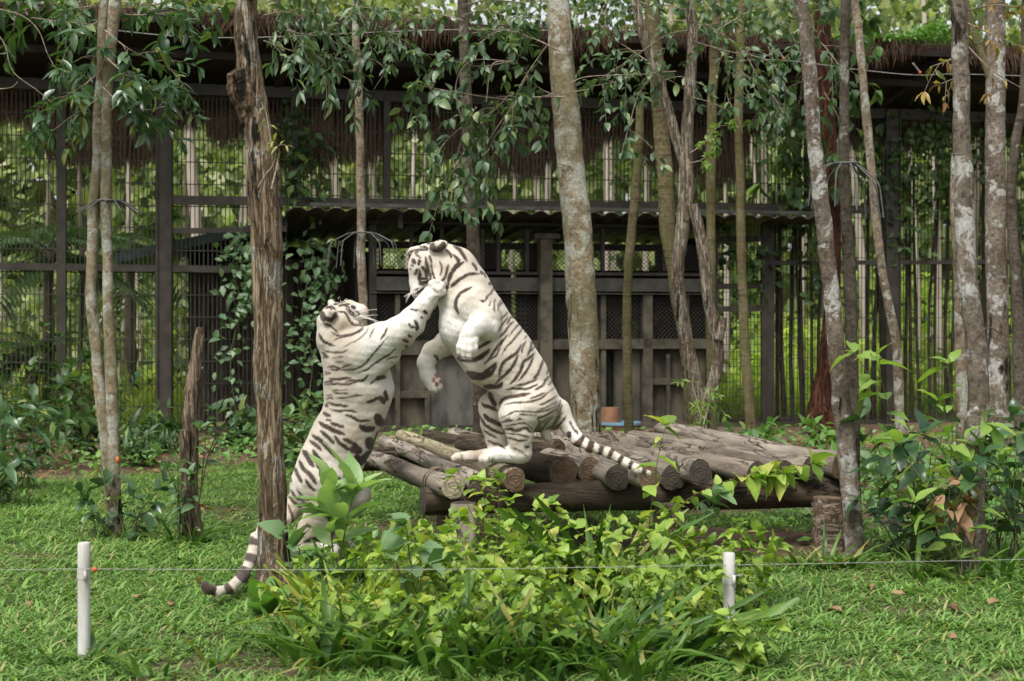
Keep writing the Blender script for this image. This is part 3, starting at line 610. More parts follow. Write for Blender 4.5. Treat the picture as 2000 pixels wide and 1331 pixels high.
gate = thing('mesh_gate', 'narrow steel framed mesh gate at the right end of the hut', 'gate', wp(1450, 838))
for a, b in (((1396, 838), (1396, 420)), ((1492, 838), (1492, 420))):
    g = G(); wpost(g, a[0], a[1], b[1], .09, .07, .05); g.build('stile', STEEL, gate, smooth=False)
for y in (604, 832, 560, 468):
    g = G(); wbar(g, (1396, y), (1492, y - 1), .07, .09, .05); g.build('crossbar', STEEL, gate, smooth=False)
wire_panel(gate, 1397, 1492, .02, 3.4, .02, .06, .12, .005)
# dark cane poles behind the mesh on the right
screen = thing('pole_screen', 'screen of thin dark bamboo poles standing behind the mesh on the right', 'screen', wp(1700, 838, -.4))
rng = np.random.default_rng(5)
for px in (1519, 1535, 1548, 1562, 1575, 1588, 1601, 1686, 1697, 1712, 1727, 1752, 1768, 1781, 1797, 1812, 1829, 1846, 1858, 1921, 1936, 1972, 1988, 2010, 2034):
    b = wp(px + rng.normal()*3, 842, -.35 + rng.normal()*.06); t_ = np.linspace(0, 1, 12)[:, None]
    q = b*[1, 1, 0] + WT*rng.normal()*.12*t_ + WT*.03*np.sin(t_*rng.uniform(2, 7) + rng.uniform(0, 6)) + np.array([0, 0, 1.])*t_*rng.uniform(3.4, 4.6)
    G().tube(q, rng.uniform(.026, .045)*(1 - .3*t_[:, 0]), 6, jit=.08, rng=rng).build('pole', POLE, screen)

# ---------------------------------------------------------------- roof over the fence
roof = thing('canopy_roof', 'broad dark canopy roof with thatched edge above the fence', 'roof', W0 + np.array([0, 0, 5.1]))
s0, s1 = -13.5, 13.5; ZE_, ZW = 5.92, 5.24; NE = 1.55
def rp(s, n, z): return W0 + WT*s + WN*n + np.array([0, 0, z])
g = G(); g.add([rp(s0, NE, ZE_), rp(s1, NE, ZE_), rp(s1, -1.3, 5.2), rp(s0, -1.3, 5.2), rp(s0, NE, ZE_+.06), rp(s1, NE, ZE_+.06), rp(s1, -1.3, 5.26), rp(s0, -1.3, 5.26)],
   [[0,1,2,3],[7,6,5,4],[0,4,5,1],[2,6,7,3],[1,5,6,2],[3,7,4,0]]); g.build('roof_deck', ROOFM, roof, smooth=False)
for s in np.linspace(s0 + .4, s1 - .4, 9):
    g = G(); g.bar(rp(s, NE - .1, ZE_ - .09), rp(s - .35, .02, ZW + .02), .1, .14); g.build('rafter', ROOFM, roof, smooth=False)
for n, z, h in ((NE - .04, ZE_ - .06, .1), (NE*.55, 5.5, .1)):
    g = G(); g.bar(rp(s0, n, z), rp(s1, n, z), .07, h); g.build('purlin', ROOFM, roof, smooth=False)
FRINGE = plainM('fringe_thatch', (.1, .062, .04), (.3, .19, .12), 30, .95, 0)
rng = np.random.default_rng(6); n = 6200; s = rng.uniform(s0, s1, n); nn = rng.uniform(-.9, .1, n)
pos = W0 + WT*s[:, None] + WN*(NE + nn)[:, None] + np.array([0, 0, 1.])*(ZE_ + .05 + rng.uniform(0, .16, n) + nn*.24)[:, None]
d = nrm(WN*rng.uniform(.3, 1, (n, 1)) + WT*rng.normal(size=(n, 1))*.5 + np.array([0, 0, 1.])*rng.uniform(-1.1, .2, (n, 1)))
g = G(); leaf_mass(g, 'strap', pos, d, nrm(np.array([0, 0, 1.]) + rng.normal(size=(n, 3))*.4), rng.uniform(.12, .26, n), n=0, wid=.7); n = 5000; s = rng.uniform(s0, s1, n); pos = W0 + WT*s[:, None] + WN*(NE + rng.uniform(-.05, .1, n))[:, None] + np.array([0, 0, 1.])*(ZE_ + rng.uniform(.0, .14, n))[:, None]
d = nrm(WN*rng.uniform(0, .5, (n, 1)) + WT*rng.normal(size=(n, 1))*.3 - np.array([0, 0, 1.]))
leaf_mass(g, 'strap', pos, d, nrm(WN + rng.normal(size=(n, 3))*.4), rng.uniform(.1, .34, n)*np.clip(1 + .5*np.sin(s*2.7), .5, 1.5), n=0, wid=.6); stuff(g.build('thatch_edge', THATCH, roof))
n = 25000; s = rng.uniform(s0, s1, n)
dens = np.clip(.62 + .55*np.sin(s*1.9 + 1) + .3*np.sin(s*5.3), .05, 1); ln = rng.uniform(.5, 1.2, n)*np.clip(.5 + .6*dens, .3, 1.1)*np.where(s > 4.2, .5, 1)
n0 = -.85 + rng.normal(size=n)*.1; q = W0 + WT*s[:, None] + WN*n0[:, None] + np.array([0, 0, 5.2])
d = nrm(np.array([0, 0, -1.]) + rng.normal(size=(n, 3))*.07)
g = G(); leaf_mass(g, 'strap', q, d, nrm(WN + rng.normal(size=(n, 3))*.3), ln, n=0, curl=.05, wid=.5); stuff(g.build('thatch_fringe', FRINGE, roof))
n = 3400; s = rng.uniform(4.9, 7.6, n); nn = rng.uniform(-.8, .1, n); q = W0 + WT*s[:, None] + WN*(NE + nn)[:, None] + np.array([0, 0, 1.])*(ZE_ + .1 + nn*.2 + rng.uniform(0, .3, n)*np.clip(.6+.5*np.sin(s*3.1), .1, 1))[:, None]
d = nrm(rng.normal(size=(n, 3))*[1, 1, .7] + [0, -.2, .45]); g = G(); leaf_mass(g, 'ovate', q, d, nrm(rng.normal(size=(n, 3))*.4 + [0, 0, 1]), rng.uniform(.06, .13, n), n=2)
stuff(g.build('roof_fern', LF['broad'], roof))

# ---------------------------------------------------------------- keeper hut built into the fence
hut = thing('keeper_hut', 'low dark steel hut with corrugated roof built into the fence', 'hut', wp(1050, 845))
def wbox(name, px0, px1, py0, py1, n0, n1, mat, parent=None):
    A = wp(px0, py0); B = wp(px1, py1); sA, sB = (A - W0) @ WT, (B - W0) @ WT; zA, zB = A[2], B[2]
    g = G(); g.obox(W0 + WT*sA + WN*n0 + [0, 0, zB], WT*(sB-sA), WN*(n1-n0), np.array([0, 0, zA-zB])); return g.build(name, mat, parent or hut, smooth=False)
# corrugated roof: overhangs 0.7 m in front, falls to the back
def corr(name, s0, s1, n0, n1, z0, z1, mat, parent, pit=.28, amp=.03):
    s = np.arange(s0, s1, pit/6); ph = (s/pit) % 1; zz = amp*np.clip(np.abs(ph - .5)*6 - 1, -1, 1); V = []
    for k, dz in ((0, 0), (1, .008)):
        for n, z in ((n0, z0), (n1, z1)): V.append(np.stack([W0 + WT*q + WN*n + [0, 0, z + e + dz] for q, e in zip(s, zz)]))
    m = len(s); a = np.arange(m-1); V = np.concatenate(V)
    f = lambda i, j: np.stack([a+i*m, a+i*m+1, a+j*m+1, a+j*m], 1)
    return G().add(V, np.concatenate([f(0, 1), f(3, 2), f(0, 2), f(1, 3)])).build(name, mat, parent, smooth=False)
corr('roof_sheet', sx(556), sx(1592), .75, -3.4, 3.33, 3.12, SHEET, hut)
wbox('fascia', 600, 1575, 409, 419, .52, .6, STEELG); wbox('wall_plate', 720, 1395, 432, 447, -.1, .06, STEEL); wbox('bracket', 770, 778, 416, 450, .0, .5, STEELG)
wbox('column', 1050, 1073, 464, 845, -.02, .2, FRAME); wbox('column_cap', 1038, 1086, 458, 468, -.02, .24, FRAME)
wbox('column', 720, 734, 440, 845, -.05, .1, STEEL); wbox('column', 1378, 1395, 440, 845, -.05, .1, STEEL)
wbox('header_beam', 721, 1392, 541, 571, -.12, .1, STEELG); wbox('ledge', 721, 1392, 529, 540, -.1, .05, STEEL); wbox('header_lip', 721, 1392, 571.5, 576, -.1, .13, FRAME)
wbox('sill_beam', 1074, 1392, 663, 681, -.05, .1, FRAME); wbox('sill_beam', 721, 1049, 666, 692, -.05, .1, FRAME); wbox('foot_rail', 721, 1392, 833, 846, -.05, .09, FRAME)
for a, b in ((735, 838), (941, 1049), (1074, 1174), (1200, 1252), (1272, 1340)): wbox('wall_panel', a, b, 680, 846, -.1, -.05, PANEL)
wbox('door_panel', 839, 940, 692, 846, -.12, -.02, PANELG); wbox('door_panel', 1341, 1378, 682, 846, -.12, -.02, PANEL); wbox('wall_panel', 1175, 1199, 682, 846, -.16, -.12, DARK)
for px in (775, 1176, 1258, 1338): wbox('mullion', px - 4, px + 5, 576, 846, -.04, .08, FRAME)
wbox('mullion', 1253, 1271, 576, 846, -.04, .1, FRAME)
wbox('crossrail', 1272, 1338, 740, 751, -.04, .06, FRAME); wbox('crossrail', 736, 838, 765, 777, -.04, .06, FRAME); wbox('frame_post', 829, 838, 777, 846, -.04, .06, FRAME); wbox('frame_post', 1300, 1307, 692, 846, -.04, .05, FRAME)
for px in (800, 860, 940, 971, 1027, 1108, 1175, 1295): wbox('stud', px, px + 7, 447, 530, -.08, -.02, STEEL)
# inner walls: the back wall leaves an open strip under the roof
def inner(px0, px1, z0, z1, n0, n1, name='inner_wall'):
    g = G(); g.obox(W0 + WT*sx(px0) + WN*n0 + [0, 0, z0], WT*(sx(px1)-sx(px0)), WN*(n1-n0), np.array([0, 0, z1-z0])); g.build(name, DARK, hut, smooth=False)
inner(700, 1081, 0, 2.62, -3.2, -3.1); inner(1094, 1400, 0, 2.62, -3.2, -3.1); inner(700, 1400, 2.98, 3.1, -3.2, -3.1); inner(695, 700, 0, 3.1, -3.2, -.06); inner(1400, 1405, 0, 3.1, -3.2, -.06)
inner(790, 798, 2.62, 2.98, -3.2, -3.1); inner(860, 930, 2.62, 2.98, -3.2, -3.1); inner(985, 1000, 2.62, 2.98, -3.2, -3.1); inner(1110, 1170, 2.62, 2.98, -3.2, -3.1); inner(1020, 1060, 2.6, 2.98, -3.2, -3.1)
def diamond(px0, px1, py0, py1, pit, n=.0, r=.004, mat=WIRE, square=False):
    A, B = wp(px0, py0), wp(px1, py1); sA, sB, z1, z0 = (A-W0) @ WT, (B-W0) @ WT, A[2], B[2]; Wd, H = sB-sA, z1-z0; g = G()
    def seg(p, q): g.bar(W0 + WT*(sA+p[0]) + WN*n + [0, 0, z0+p[1]], W0 + WT*(sA+q[0]) + WN*n + [0, 0, z0+q[1]], 2*r)
    if square:
        for u in np.arange(0, Wd, pit): seg((u, 0), (u, H))
        for u in np.arange(0, H, pit): seg((0, u), (Wd, u))
    else:
        for u in np.arange(-H, Wd, pit):
            a, b = max(u, 0), min(u+H, Wd)
            if b > a: seg((a, a-u), (b, b-u)); seg((a, H-(a-u)), (b, H-(b-u)))
    stuff(g.build('window_mesh', mat, hut, smooth=False))
diamond(735, 1049, 576, 666, .07); diamond(1074, 1378, 576, 663, .07); diamond(735, 1378, 470, 530, .07, -.05); diamond(988, 1042, 574, 650, .075, -.3, .008, FRAME, True)
tub = thing('water_tub', 'terracotta tub with a blue rim beside the hut wall', 'tub', wp(1205, 850, .8)); q = wp(1210, 850, .5)*[1, 1, 0]
t_ = np.linspace(0, 1, 6)[:, None]; G().tube(q + np.array([0, 0, .1])*t_, .3 + .03*t_[:, 0], 20).build('basin', TERRA, tub)
G().tube(q + np.array([0, 0, 1])*np.array([[.1], [.135]]), [.345, .345], 20).build('rim', BLUE, tub)
q2 = q + np.array([-.14, .0, 0]); G().tube(q2 + np.array([0, 0, .36])*t_, .14 + .02*np.sin(t_[:, 0]*3), 16).build('pot', TERRA, tub)
# lean-to behind the mesh on the left
shed = thing('lean_to_shed', 'dark lean-to with sloping teal roof and plank wall behind the mesh on the left', 'shed', wp(460, 850, -2))
A = wp(228, 494, -.5); B = wp(562, 424, -.5); dd = -WN*3.0
g = G(); g.obox(A, B - A, dd + np.array([0, 0, -.1]), np.array([0, 0, -.05])); g.build('roof_sheet', TEAL, shed, smooth=False)
g = G(); g.bar(A + [0, 0, -.09], B + [0, 0, -.09], .07, .12); g.build('fascia', TEAL, shed, smooth=False)
k0 = 0; rng = np.random.default_rng(8)
for px in range(372, 720, 17):
    a = wp(px, 850, -1.6)*[1, 1, 0]; g = G(); g.obox(a, WT*.12, -WN*.03*rng.uniform(.6, 1.5), np.array([0, 0, 2.55 + .0009*(px-372) + rng.normal()*.02])); g.build('plank', PANEL if rng.uniform() < .45 else POLE, shed, smooth=False)
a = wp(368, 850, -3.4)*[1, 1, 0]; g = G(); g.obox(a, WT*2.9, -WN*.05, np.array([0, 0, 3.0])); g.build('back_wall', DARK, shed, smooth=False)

# ---------------------------------------------------------------- woodland beyond the fence
rng = np.random.default_rng(21)
def bgtree(i, px, d, h, r, pale, lab):
    b = np.array([(px-1000)*d/F, d, 0]); o = thing('woodland_tree', lab, 'tree', b, 'trees in the wood beyond the fence'); t_ = np.linspace(0, 1, 9)[:, None]
    lean = rng.normal()*.05; q = b + np.array([lean*h, 0, 0])*t_ + np.array([1, 0, 0])*.07*np.sin(t_*rng.uniform(2, 6)) + np.array([0, 0, h])*t_
    G().tube(q, r*(1 - .4*t_[:, 0]), 8).build('trunk', BK['far'] if pale else BK['fard'], o)
    n = int(rng.integers(380, 620)); c = rng.normal(size=(5, 3))*[1.3, 1.0, 1.1] + q[-1] + [0, 0, -.6]; k = rng.integers(0, 5, n)
    p = c[k] + rng.normal(size=(n, 3))*[.75, .7, .55]; dr = nrm(rng.normal(size=(n, 3)) + [0, 0, -.3]); g = G(); leaf_mass(g, 'ovate', p, dr, nrm(rng.normal(size=(n, 3)) + [0, 0, .8]), rng.uniform(.12, .26, n), n=0, wid=1.2)
    stuff(g.build('crown', LF['forest'] if rng.uniform() < .6 else LF['forest2'], o))
hues = ['pale slim', 'grey straight', 'dark thin', 'leaning pale', 'tall tan']
spots = [(18, 27, 1), (70, 31, 0), (150, 26, 0), (232, 29, 1), (272, 34, 1), (392, 25.5, 1), (350, 33, 0), (430, 36, 1), (470, 30, 1), (540, 28, 0), (610, 33, 1), (668, 29, 1), (735, 31, 1), (775, 27, 1), (800, 36, 1), (860, 30, 1), (925, 27, 0), (985, 34, 1), (1050, 29, 1), (1062, 33, 1), (1180, 28, 1), (1200, 36, 1), (1255, 30, 1), (1345, 34, 1), (1416, 28, 1), (1490, 31, 1), (1500, 27.5, 1), (1560, 36, 1), (1620, 33, 0), (1690, 29, 1), (1725, 37, 1), (1790, 31, 1), (1835, 28, 1), (1870, 35, 1), (1890, 30, 0), (1960, 33, 1), (2010, 29, 1)]
def near_word(px):
    for lim, w_ in ((100, 'behind the far left fence bays'), (240, 'behind the left twin trunk'), (420, 'behind the wide left fence post'), (600, 'behind the knotted dead tree'), (760, 'behind the mesh above the left hut roof'), (930, 'behind the mesh over the tigers'), (1130, 'behind the thick tan trunk'), (1300, 'behind the mesh right of the thick trunk'), (1480, 'behind the forked twisted trunks'), (1660, 'behind the red barked tree'), (1800, 'behind the bamboo pole screen'), (3000, 'behind the far right trunks')):
        if px < lim: return w_
_cnt = {}
def ordn(k): _cnt[k] = _cnt.get(k, 0) + 1; return ('first', 'second', 'third', 'fourth', 'fifth', 'sixth', 'seventh', 'eighth', 'ninth', 'tenth')[_cnt[k]-1]
for i, (px, d, pale) in enumerate(spots):
    bgtree(i, px, d, rng.uniform(6.5, 10.5), (.15 if px in (392,) else rng.uniform(.05, .1))*d/29, pale, f"{hues[0 if pale else 2]} woodland trunk {near_word(px)}, {ordn(near_word(px))} from left")
for i in range(38):
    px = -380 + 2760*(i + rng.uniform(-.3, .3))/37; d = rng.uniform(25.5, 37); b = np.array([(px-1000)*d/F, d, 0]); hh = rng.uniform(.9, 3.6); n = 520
    o = thing('woodland_bush', f"{'sun tinted yellow green' if i % 3 or px > 1500 else 'deep green'} bush {near_word(px)}, {ordn('b' + near_word(px))} from left", 'bush', b, 'bushes in the wood beyond the fence')
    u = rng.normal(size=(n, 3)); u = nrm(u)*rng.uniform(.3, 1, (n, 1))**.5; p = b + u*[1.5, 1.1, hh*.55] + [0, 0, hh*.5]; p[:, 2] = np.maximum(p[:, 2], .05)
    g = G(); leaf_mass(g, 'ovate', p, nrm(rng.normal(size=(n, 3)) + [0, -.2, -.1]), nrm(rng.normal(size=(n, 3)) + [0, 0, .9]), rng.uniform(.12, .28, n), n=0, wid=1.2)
    stuff(g.build('foliage', (LF['meadow'] if px > 1250 else LF['forest']) if i % 3 or px > 1500 else LF['forest2'], o))  # sunlit look of these bushes comes from the leaf colour alone
    G().tube(b + np.array([0, 0, 1.])*np.linspace(0, hh*.8, 5)[:, None], np.linspace(.05, .02, 5), 5).build('stem', BK['fard'], o)
x = rng.uniform(-24, 24, 84000); y = rng.uniform(20, 41, 84000); kp = y > 24.5 + SL*x; x, y = x[kp], y[kp]; n = len(x); az = rng.uniform(0, 6.28, n); el = rng.uniform(.7, 1.5, n)
d = np.stack([np.cos(az)*np.cos(el), np.sin(az)*np.cos(el), np.sin(el)], 1); up = np.stack([-np.cos(az)*np.sin(el), -np.sin(az)*np.sin(el), np.cos(el)], 1)
g = G(); leaf_mass(g, 'blade', np.stack([x, y, 0*x], 1), d, up, rng.uniform(.3, .95, n)*np.clip(.9 + .5*vnoise(np.stack([x, y], -1), .6, 71), .3, 1.5), n=0, curl=.5, wid=.8)
tag(g.build('meadow_grass', LF['meadow']), 'tall grass tinted as if sunlit beyond the fence', 'grass', kind='stuff')
n = 112000; x = rng.uniform(-40, 40, n); y = 41 + rng.uniform(0, 9, n); cl = vnoise(np.stack([x, y], -1), .55, 44); z = rng.uniform(0, 1, n)**.8*(15 + 3*cl)
kp = vnoise(np.stack([x, y*.3, z], -1), .9, 45) > np.where(z > 9.0, .25, -1.0); x, y, z = x[kp], y[kp], z[kp]; n = len(x)
g = G(); leaf_mass(g, 'ovate', np.stack([x, y, z], 1), nrm(rng.normal(size=(n, 3)) + [0, 0, -.2]), nrm(rng.normal(size=(n, 3)) + [0, -.3, .8]), rng.uniform(.32, .66, n), n=0, wid=1.3)
tag(g.build('far_woodland', LF['forest']), 'far off mass of pale green woodland closing the view', 'woodland', kind='stuff')
def palm(px, d, h, nf, L, lab, seed):
    rng = np.random.default_rng(seed); b = np.array([(px-1000)*d/F, d, 0]); o = thing('fan_palm', lab, 'palm', b, 'palms behind the left fence')
    G().tube(b + np.array([0, 0, 1.])*np.linspace(0, h, 8)[:, None], np.linspace(.13, .08, 8), 8, jit=.08, rng=rng).build('trunk', BK['fard'], o)
    for i in range(nf):
        az = i*2.4 + rng.normal()*.2; el = rng.uniform(-.3, 1.0); dr = np.array([math.cos(az)*math.cos(el), math.sin(az)*math.cos(el), math.sin(el)]); c = b + [0, 0, h]
        t_ = np.linspace(0, 1, 7)[:, None]; q = c + dr*L*t_ + np.array([0, 0, -.5*L])*t_**2; g = G(); g.tube(q, np.linspace(.014, .004, 7), 4)
        k = 34; tt = np.linspace(.15, 1, k); pp = np.stack([np.interp(tt, t_[:, 0], q[:, j]) for j in range(3)], 1); sd = nrm(np.cross(dr, [0, 0, 1.]))*np.where(np.arange(k) % 2, 1, -1)[:, None]
        leaf_mass(g, 'lance', pp, nrm(sd + dr*.7 + [0, 0, -.35]), np.tile([0, 0, 1.], (k, 1)), np.full(k, L*.42), n=2, wid=.5); g.build('frond', LF['palm'], o)
palm(95, 24.5, 2.9, 13, 1.5, 'dark feathery palm behind the mesh at far left', 1); palm(255, 27, 3.2, 12, 1.5, 'smaller dark palm behind the mesh beside the wide post', 2); palm(60, 23.8, 1.1, 11, 1.2, 'low dark palm behind the foot of the far left mesh', 3)
palm(500, 25, 3.0, 10, 1.2, 'dark palm behind the vines near the lean-to roof', 4)

# ---------------------------------------------------------------- log platform
def logM(name, c1, c2, crack):
    m, t, bs = newmat(name); v = offs(t, coords(t, 'Object', (1, .07, 1))); v2 = offs(t, coords(t, 'Object', (1, .16, 1)))
    col = ramp(t, noise(t, v, 16, 8, .7, .3), [(.28, c1), (.7, c2)])
    ck = ramp(t, noise(t, v2, 7, 6, .7, .6), [(.465, (1, 1, 1)), (.49, (0, 0, 0)), (.51, (0, 0, 0)), (.535, (1, 1, 1))]); k2 = ramp(t, noise(t, offs(t, coords(t, 'Object', (1, .5, 1)), 5), 2.4, 3), [(.45, (0, 0, 0)), (.6, (1, 1, 1))])
    col = mixc(t, k2, mixc(t, ck, crack, col), mixc(t, .3, col, crack)); col = mixc(t, 1, col, ramp(t, objrand(t), [(0, (.6, .57, .52)), (1, (1.1, 1.08, 1.05))]), 'MULTIPLY'); lnk(t, col, bs.inputs['Base Color']); bs.inputs['Roughness'].default_value = .85; bs.inputs['Specular IOR Level'].default_value = .2
    a = t.nodes.new('ShaderNodeMath'); a.operation = 'ADD'; lnk(t, noise(t, v, 24, 8, .75), a.inputs[0]); lnk(t, ck, a.inputs[1]); bump(t, bs, a.outputs[0], .7, .012); return m
def endM(name, c1, c2):
    m, t, bs = newmat(name); v = offs(t, coords(t, 'Object', (1, .02, 1)), 0); wv = t.nodes.new('ShaderNodeTexWave'); wv.wave_type = 'RINGS'; wv.rings_direction = 'Y'
    wv.inputs['Scale'].default_value = 11; wv.inputs['Distortion'].default_value = 9; wv.inputs['Detail'].default_value = 3; wv.inputs['Detail Scale'].default_value = 2; lnk(t, v, wv.inputs['Vector'])
    n = noise(t, coords(t, 'Object'), 14, 5); col = mixc(t, .84, ramp(t, wv.outputs['Fac'], [(.2, c1), (.8, c2)]), ramp(t, n, [(.3, tuple(q*.3 for q in c1)), (.7, c2)]))
    lnk(t, col, bs.inputs['Base Color']); bs.inputs['Roughness'].default_value = .9; bump(t, bs, wv.outputs['Fac'], .5, .006); return m
LOGP = logM('weathered_log', (.14, .118, .096), (.42, .375, .32), (.045, .034, .026)); LOGD = logM('dark_log', (.045, .034, .024), (.13, .1, .07), (.015, .011, .008)); LOGY = logM('pale_lichen_log', (.3, .26, .17), (.5, .46, .33), (.1, .08, .05))  # the dark log is the same grain in a deeper brown
ENDP = endM('pale_sawn_end', (.19, .15, .09), (.42, .36, .24)); ENDD = endM('dark_sawn_end', (.022, .017, .013), (.065, .05, .036)); ENDB = endM('brown_sawn_end', (.04, .026, .016), (.16, .1, .055))
plat = thing('log_platform', 'low platform of round weathered logs on log posts under the tigers', 'platform', (0.9, 10.2, 0))
def logobj(name, A, B, ra, rb, mats, seed, parent=plat, knots=1.0, n=14, bend=.02):
    rng = np.random.default_rng(seed); A, B = np.asarray(A, float), np.asarray(B, float); L = np.linalg.norm(B - A); y = nrm(B - A); z = nrm(np.array([0, 0, 1.]) - y*y[2]) if abs(y[2]) < .9 else nrm(np.array([1., 0, 0]) - y*y[0]); x = np.cross(y, z)
    m = 16; t_ = np.linspace(0, 1, m); ph = rng.uniform(0, 6, 4); cx = bend*np.sin(t_*5 + ph[0])*np.sin(np.pi*t_); cz = bend*.5*np.sin(t_*4 + ph[1])*np.sin(np.pi*t_)
    A_ = np.linspace(0, 2*np.pi, n, endpoint=False); r = (ra + (rb - ra)*t_)[:, None]*(1 + .04*knots*np.sin(3*A_[None] + ph[2] + 2*t_[:, None]) + .035*knots*np.sin(2*A_[None] + 9*t_[:, None] + ph[3]) + .02*knots*rng.normal(size=(m, n)))
    V = np.stack([cx[:, None] + r*np.cos(A_), np.broadcast_to((t_*L)[:, None], (m, n)), cz[:, None] + r*np.sin(A_)], -1).reshape(-1, 3); k = np.arange(n); k2 = (k+1) % n
    g = G(); g.add(V, np.concatenate([np.stack([i*n+k, (i+1)*n+k, (i+1)*n+k2, i*n+k2], 1) for i in range(m-1)]))
    for i, fl, off in ((0, 0, -.006), (m-1, 1, .006)):   # sawn ends, slightly domed
        ring = V[i*n:(i+1)*n]; c = ring.mean(0); mid = c + (ring - c)*.55 + [0, off, 0]; W = np.concatenate([ring, mid, (c + [0, off*1.6, 0])[None]])
        q = np.stack([k, k2, n+k2, n+k], 1); tr = np.stack([n+k, n+k2, np.full(n, 2*n)], 1)
        g.add(W, q[:, ::-1] if fl else q, 1); g.add(W, tr[:, ::-1] if fl else tr, 1)
    M = np.eye(4); M[:3, 0] = x; M[:3, 1] = y; M[:3, 2] = z; M[:3, 3] = A
    return g.build(name, mats, parent, mat_world=M.tolist())
def lp(px, py, r, zt): d = (CH - zt)*F/(py - HY - r); return P(px, py, d), r*d/F
for i, (fx, fy, fr_, bx, by, zt, mb, me_) in enumerate([
  (886, 952, 27, 690, 884, .67, LOGP, ENDP), (936, 945, 25, 748, 861, .685, LOGP, ENDD), (1006, 938, 27, 784, 851, .69, LOGP, ENDB), (1100, 925, 36, 838, 855, .72, LOGD, ENDB), (1152, 918, 28, 886, 848, .71, LOGP, ENDB),
  (1206, 933, 29, 985, 846, .69, LOGP, ENDD), (1268, 933, 27, 1024, 850, .705, LOGP, ENDB), (1316, 932, 30, 1060, 852, .68, LOGP, ENDD), (1368, 924, 29, 1094, 851, .72, LOGP, ENDD), (1424, 921, 26, 1128, 853, .68, LOGP, ENDD),
  (1478, 925, 26, 1160, 855, .715, LOGP, ENDD), (1532, 922, 27, 1196, 855, .695, LOGP, ENDD), (1586, 915, 27, 1236, 853, .705, LOGP, ENDD), (1646, 910, 29, 1290, 838, .72, LOGP, ENDB)]):
    A, ra = lp(fx, fy, fr_, zt); B, rb = lp(bx, by, fr_*.72, zt + (.05 if i in (2,) else 0))
    o = logobj('log', A, B, ra*.88, ra*.6, [LOGY if i == 2 else mb, me_], 40 + i, knots=2.0 if i == 13 else 1.3, bend=.045 if i > 12 else .018)
    if i == 3: o['label'] = 'thick dark log with a brown sawn end'
    if i == 2: o['label'] = 'pale lichen grown log'
    if i == 13: o['label'] = 'gnarled twisted log along the right edge'
    if i == 0: o['label'] = 'pale log with a cream sawn end at the left edge'
logobj('log', P(905, 868, 11.9), P(1090, 880, 11.2), .1, .09, [LOGD, ENDB], 70)
bA, bB = P(826, 978, 9.8), P(1666, 962, 10.8); logobj('beam', bA, bB, .1, .115, [LOGD, ENDD], 60, n=16)
logobj('beam', P(640, 900, 11.9), P(1290, 872, 13.3), .1, .1, [LOGD, ENDD], 61)
for i, (px, d, pyt, r, mats) in enumerate(((905, 9.5, 982, .085, [LOGP, ENDD]), (1302, 10.05, 985, .085, [LOGD, ENDD]), (1618, 10.28, 972, .112, [LOGY, ENDB]), (872, 11.6, 900, .08, [LOGD, ENDD]), (1265, 12.9, 870, .09, [LOGD, ENDD]))):
    T_ = P(px, pyt, d); b = np.array([T_[0], T_[1], -.08]); logobj('post', b, T_, r*1.08, r, [BK['stump'] if i == 2 else mats[0], mats[1]], 80 + i, bend=.006)
g = G(); c = P(1620, 962, 10.4)
for k in range(3):
    a_ = np.linspace(0, 6.3, 22); g.tube(np.stack([c[0] + .13*np.cos(a_), c[1] + .13*np.sin(a_), c[2] - .09 - .012*k + .03*np.sin(a_*2+k)], 1), .0035, 5, cap=False)
g.build('wire_lashing', GALV, plat)
A, ra = lp(886, 952, 27, .67); B, _ = lp(690, 884, 19, .67); g = G(); ax_ = nrm(B - A)
for k in range(2):
    a_ = np.linspace(0, 6.3, 22); u_ = nrm(np.cross(ax_, [0, 0, 1.])); v_ = np.cross(u_, ax_); c = A + ax_*(.34 + .05*k); g.tube(c + (np.cos(a_)*ra*1.04)[:, None]*u_ + (np.sin(a_)*ra*1.04)[:, None]*v_ + ax_*(.02*np.sin(a_*2))[:, None], .006, 5, cap=False)
g.build('vine_lashing', BK['twig'], plat)

# ---------------------------------------------------------------- trees in the yard
def trunk(o, s, d, bark, seed, name='trunk', d1=None, n=16, flare=0, jit=.03, sub=8, top=None):
    """s: 'px,py,width ...' from top to base; d: depth of the base (d1: depth of the top)"""
    q = np.array([[float(u) for u in w_.split(',')] for w_ in s.split()]); m = len(q)
    dd = np.linspace(d1 or d, d, m); W = np.array([P(a, b, c) for (a, b, _), c in zip(q, dd)]); r = q[:, 2]*dd/F/2
    W = smooth_path(W, sub); r = np.interp(np.linspace(0, 1, len(W)), np.linspace(0, 1, m), r); rng = np.random.default_rng(seed)
    h = W[:, 2] - W[-1, 2]; r = r*(1 + flare*np.exp(-h/.16)) if flare else r
    r = r*(1 + .045*vnoise(W, 5, seed) + .03*vnoise(W, 17, seed+7)); W = W + .012*np.stack([vnoise(W, 3, seed+1), vnoise(W, 3, seed+2), 0*h], 1)
    g = G().tube(W[::-1], r[::-1], n, jit=jit, rng=rng); return g.build(name, bark, o)
def tree(name, label, s, d, bark, seed, base=None, **kw):
    l = s.split()[-1].split(','); b = base if base is not None else np.array([(float(l[0])-1000)*d/F, d, 0]); o = thing(name, label, 'tree', b, kw.pop('group', None)); trunk(o, s, d, BK[bark], seed, **kw); return o
YT = 'slender trees growing in the yard'
T1 = tree('slender_tree', 'pale slim tree with two twined trunks left of the stump', '226,-60,24 222,0,24 210,150,21 206,290,20 207,420,19 211,560,20 219,720,23 222,880,25 224,1000,27 226,1048,30', 11.35, 'tan', 1, flare=.15)
trunk(T1, '200,-60,21 203,0,22 196,130,21 191,280,22 184,420,21 180,520,22 184,640,22 198,760,24 210,890,27 217,960,28 222,1046,28', 11.4, BK['tan'], 2)
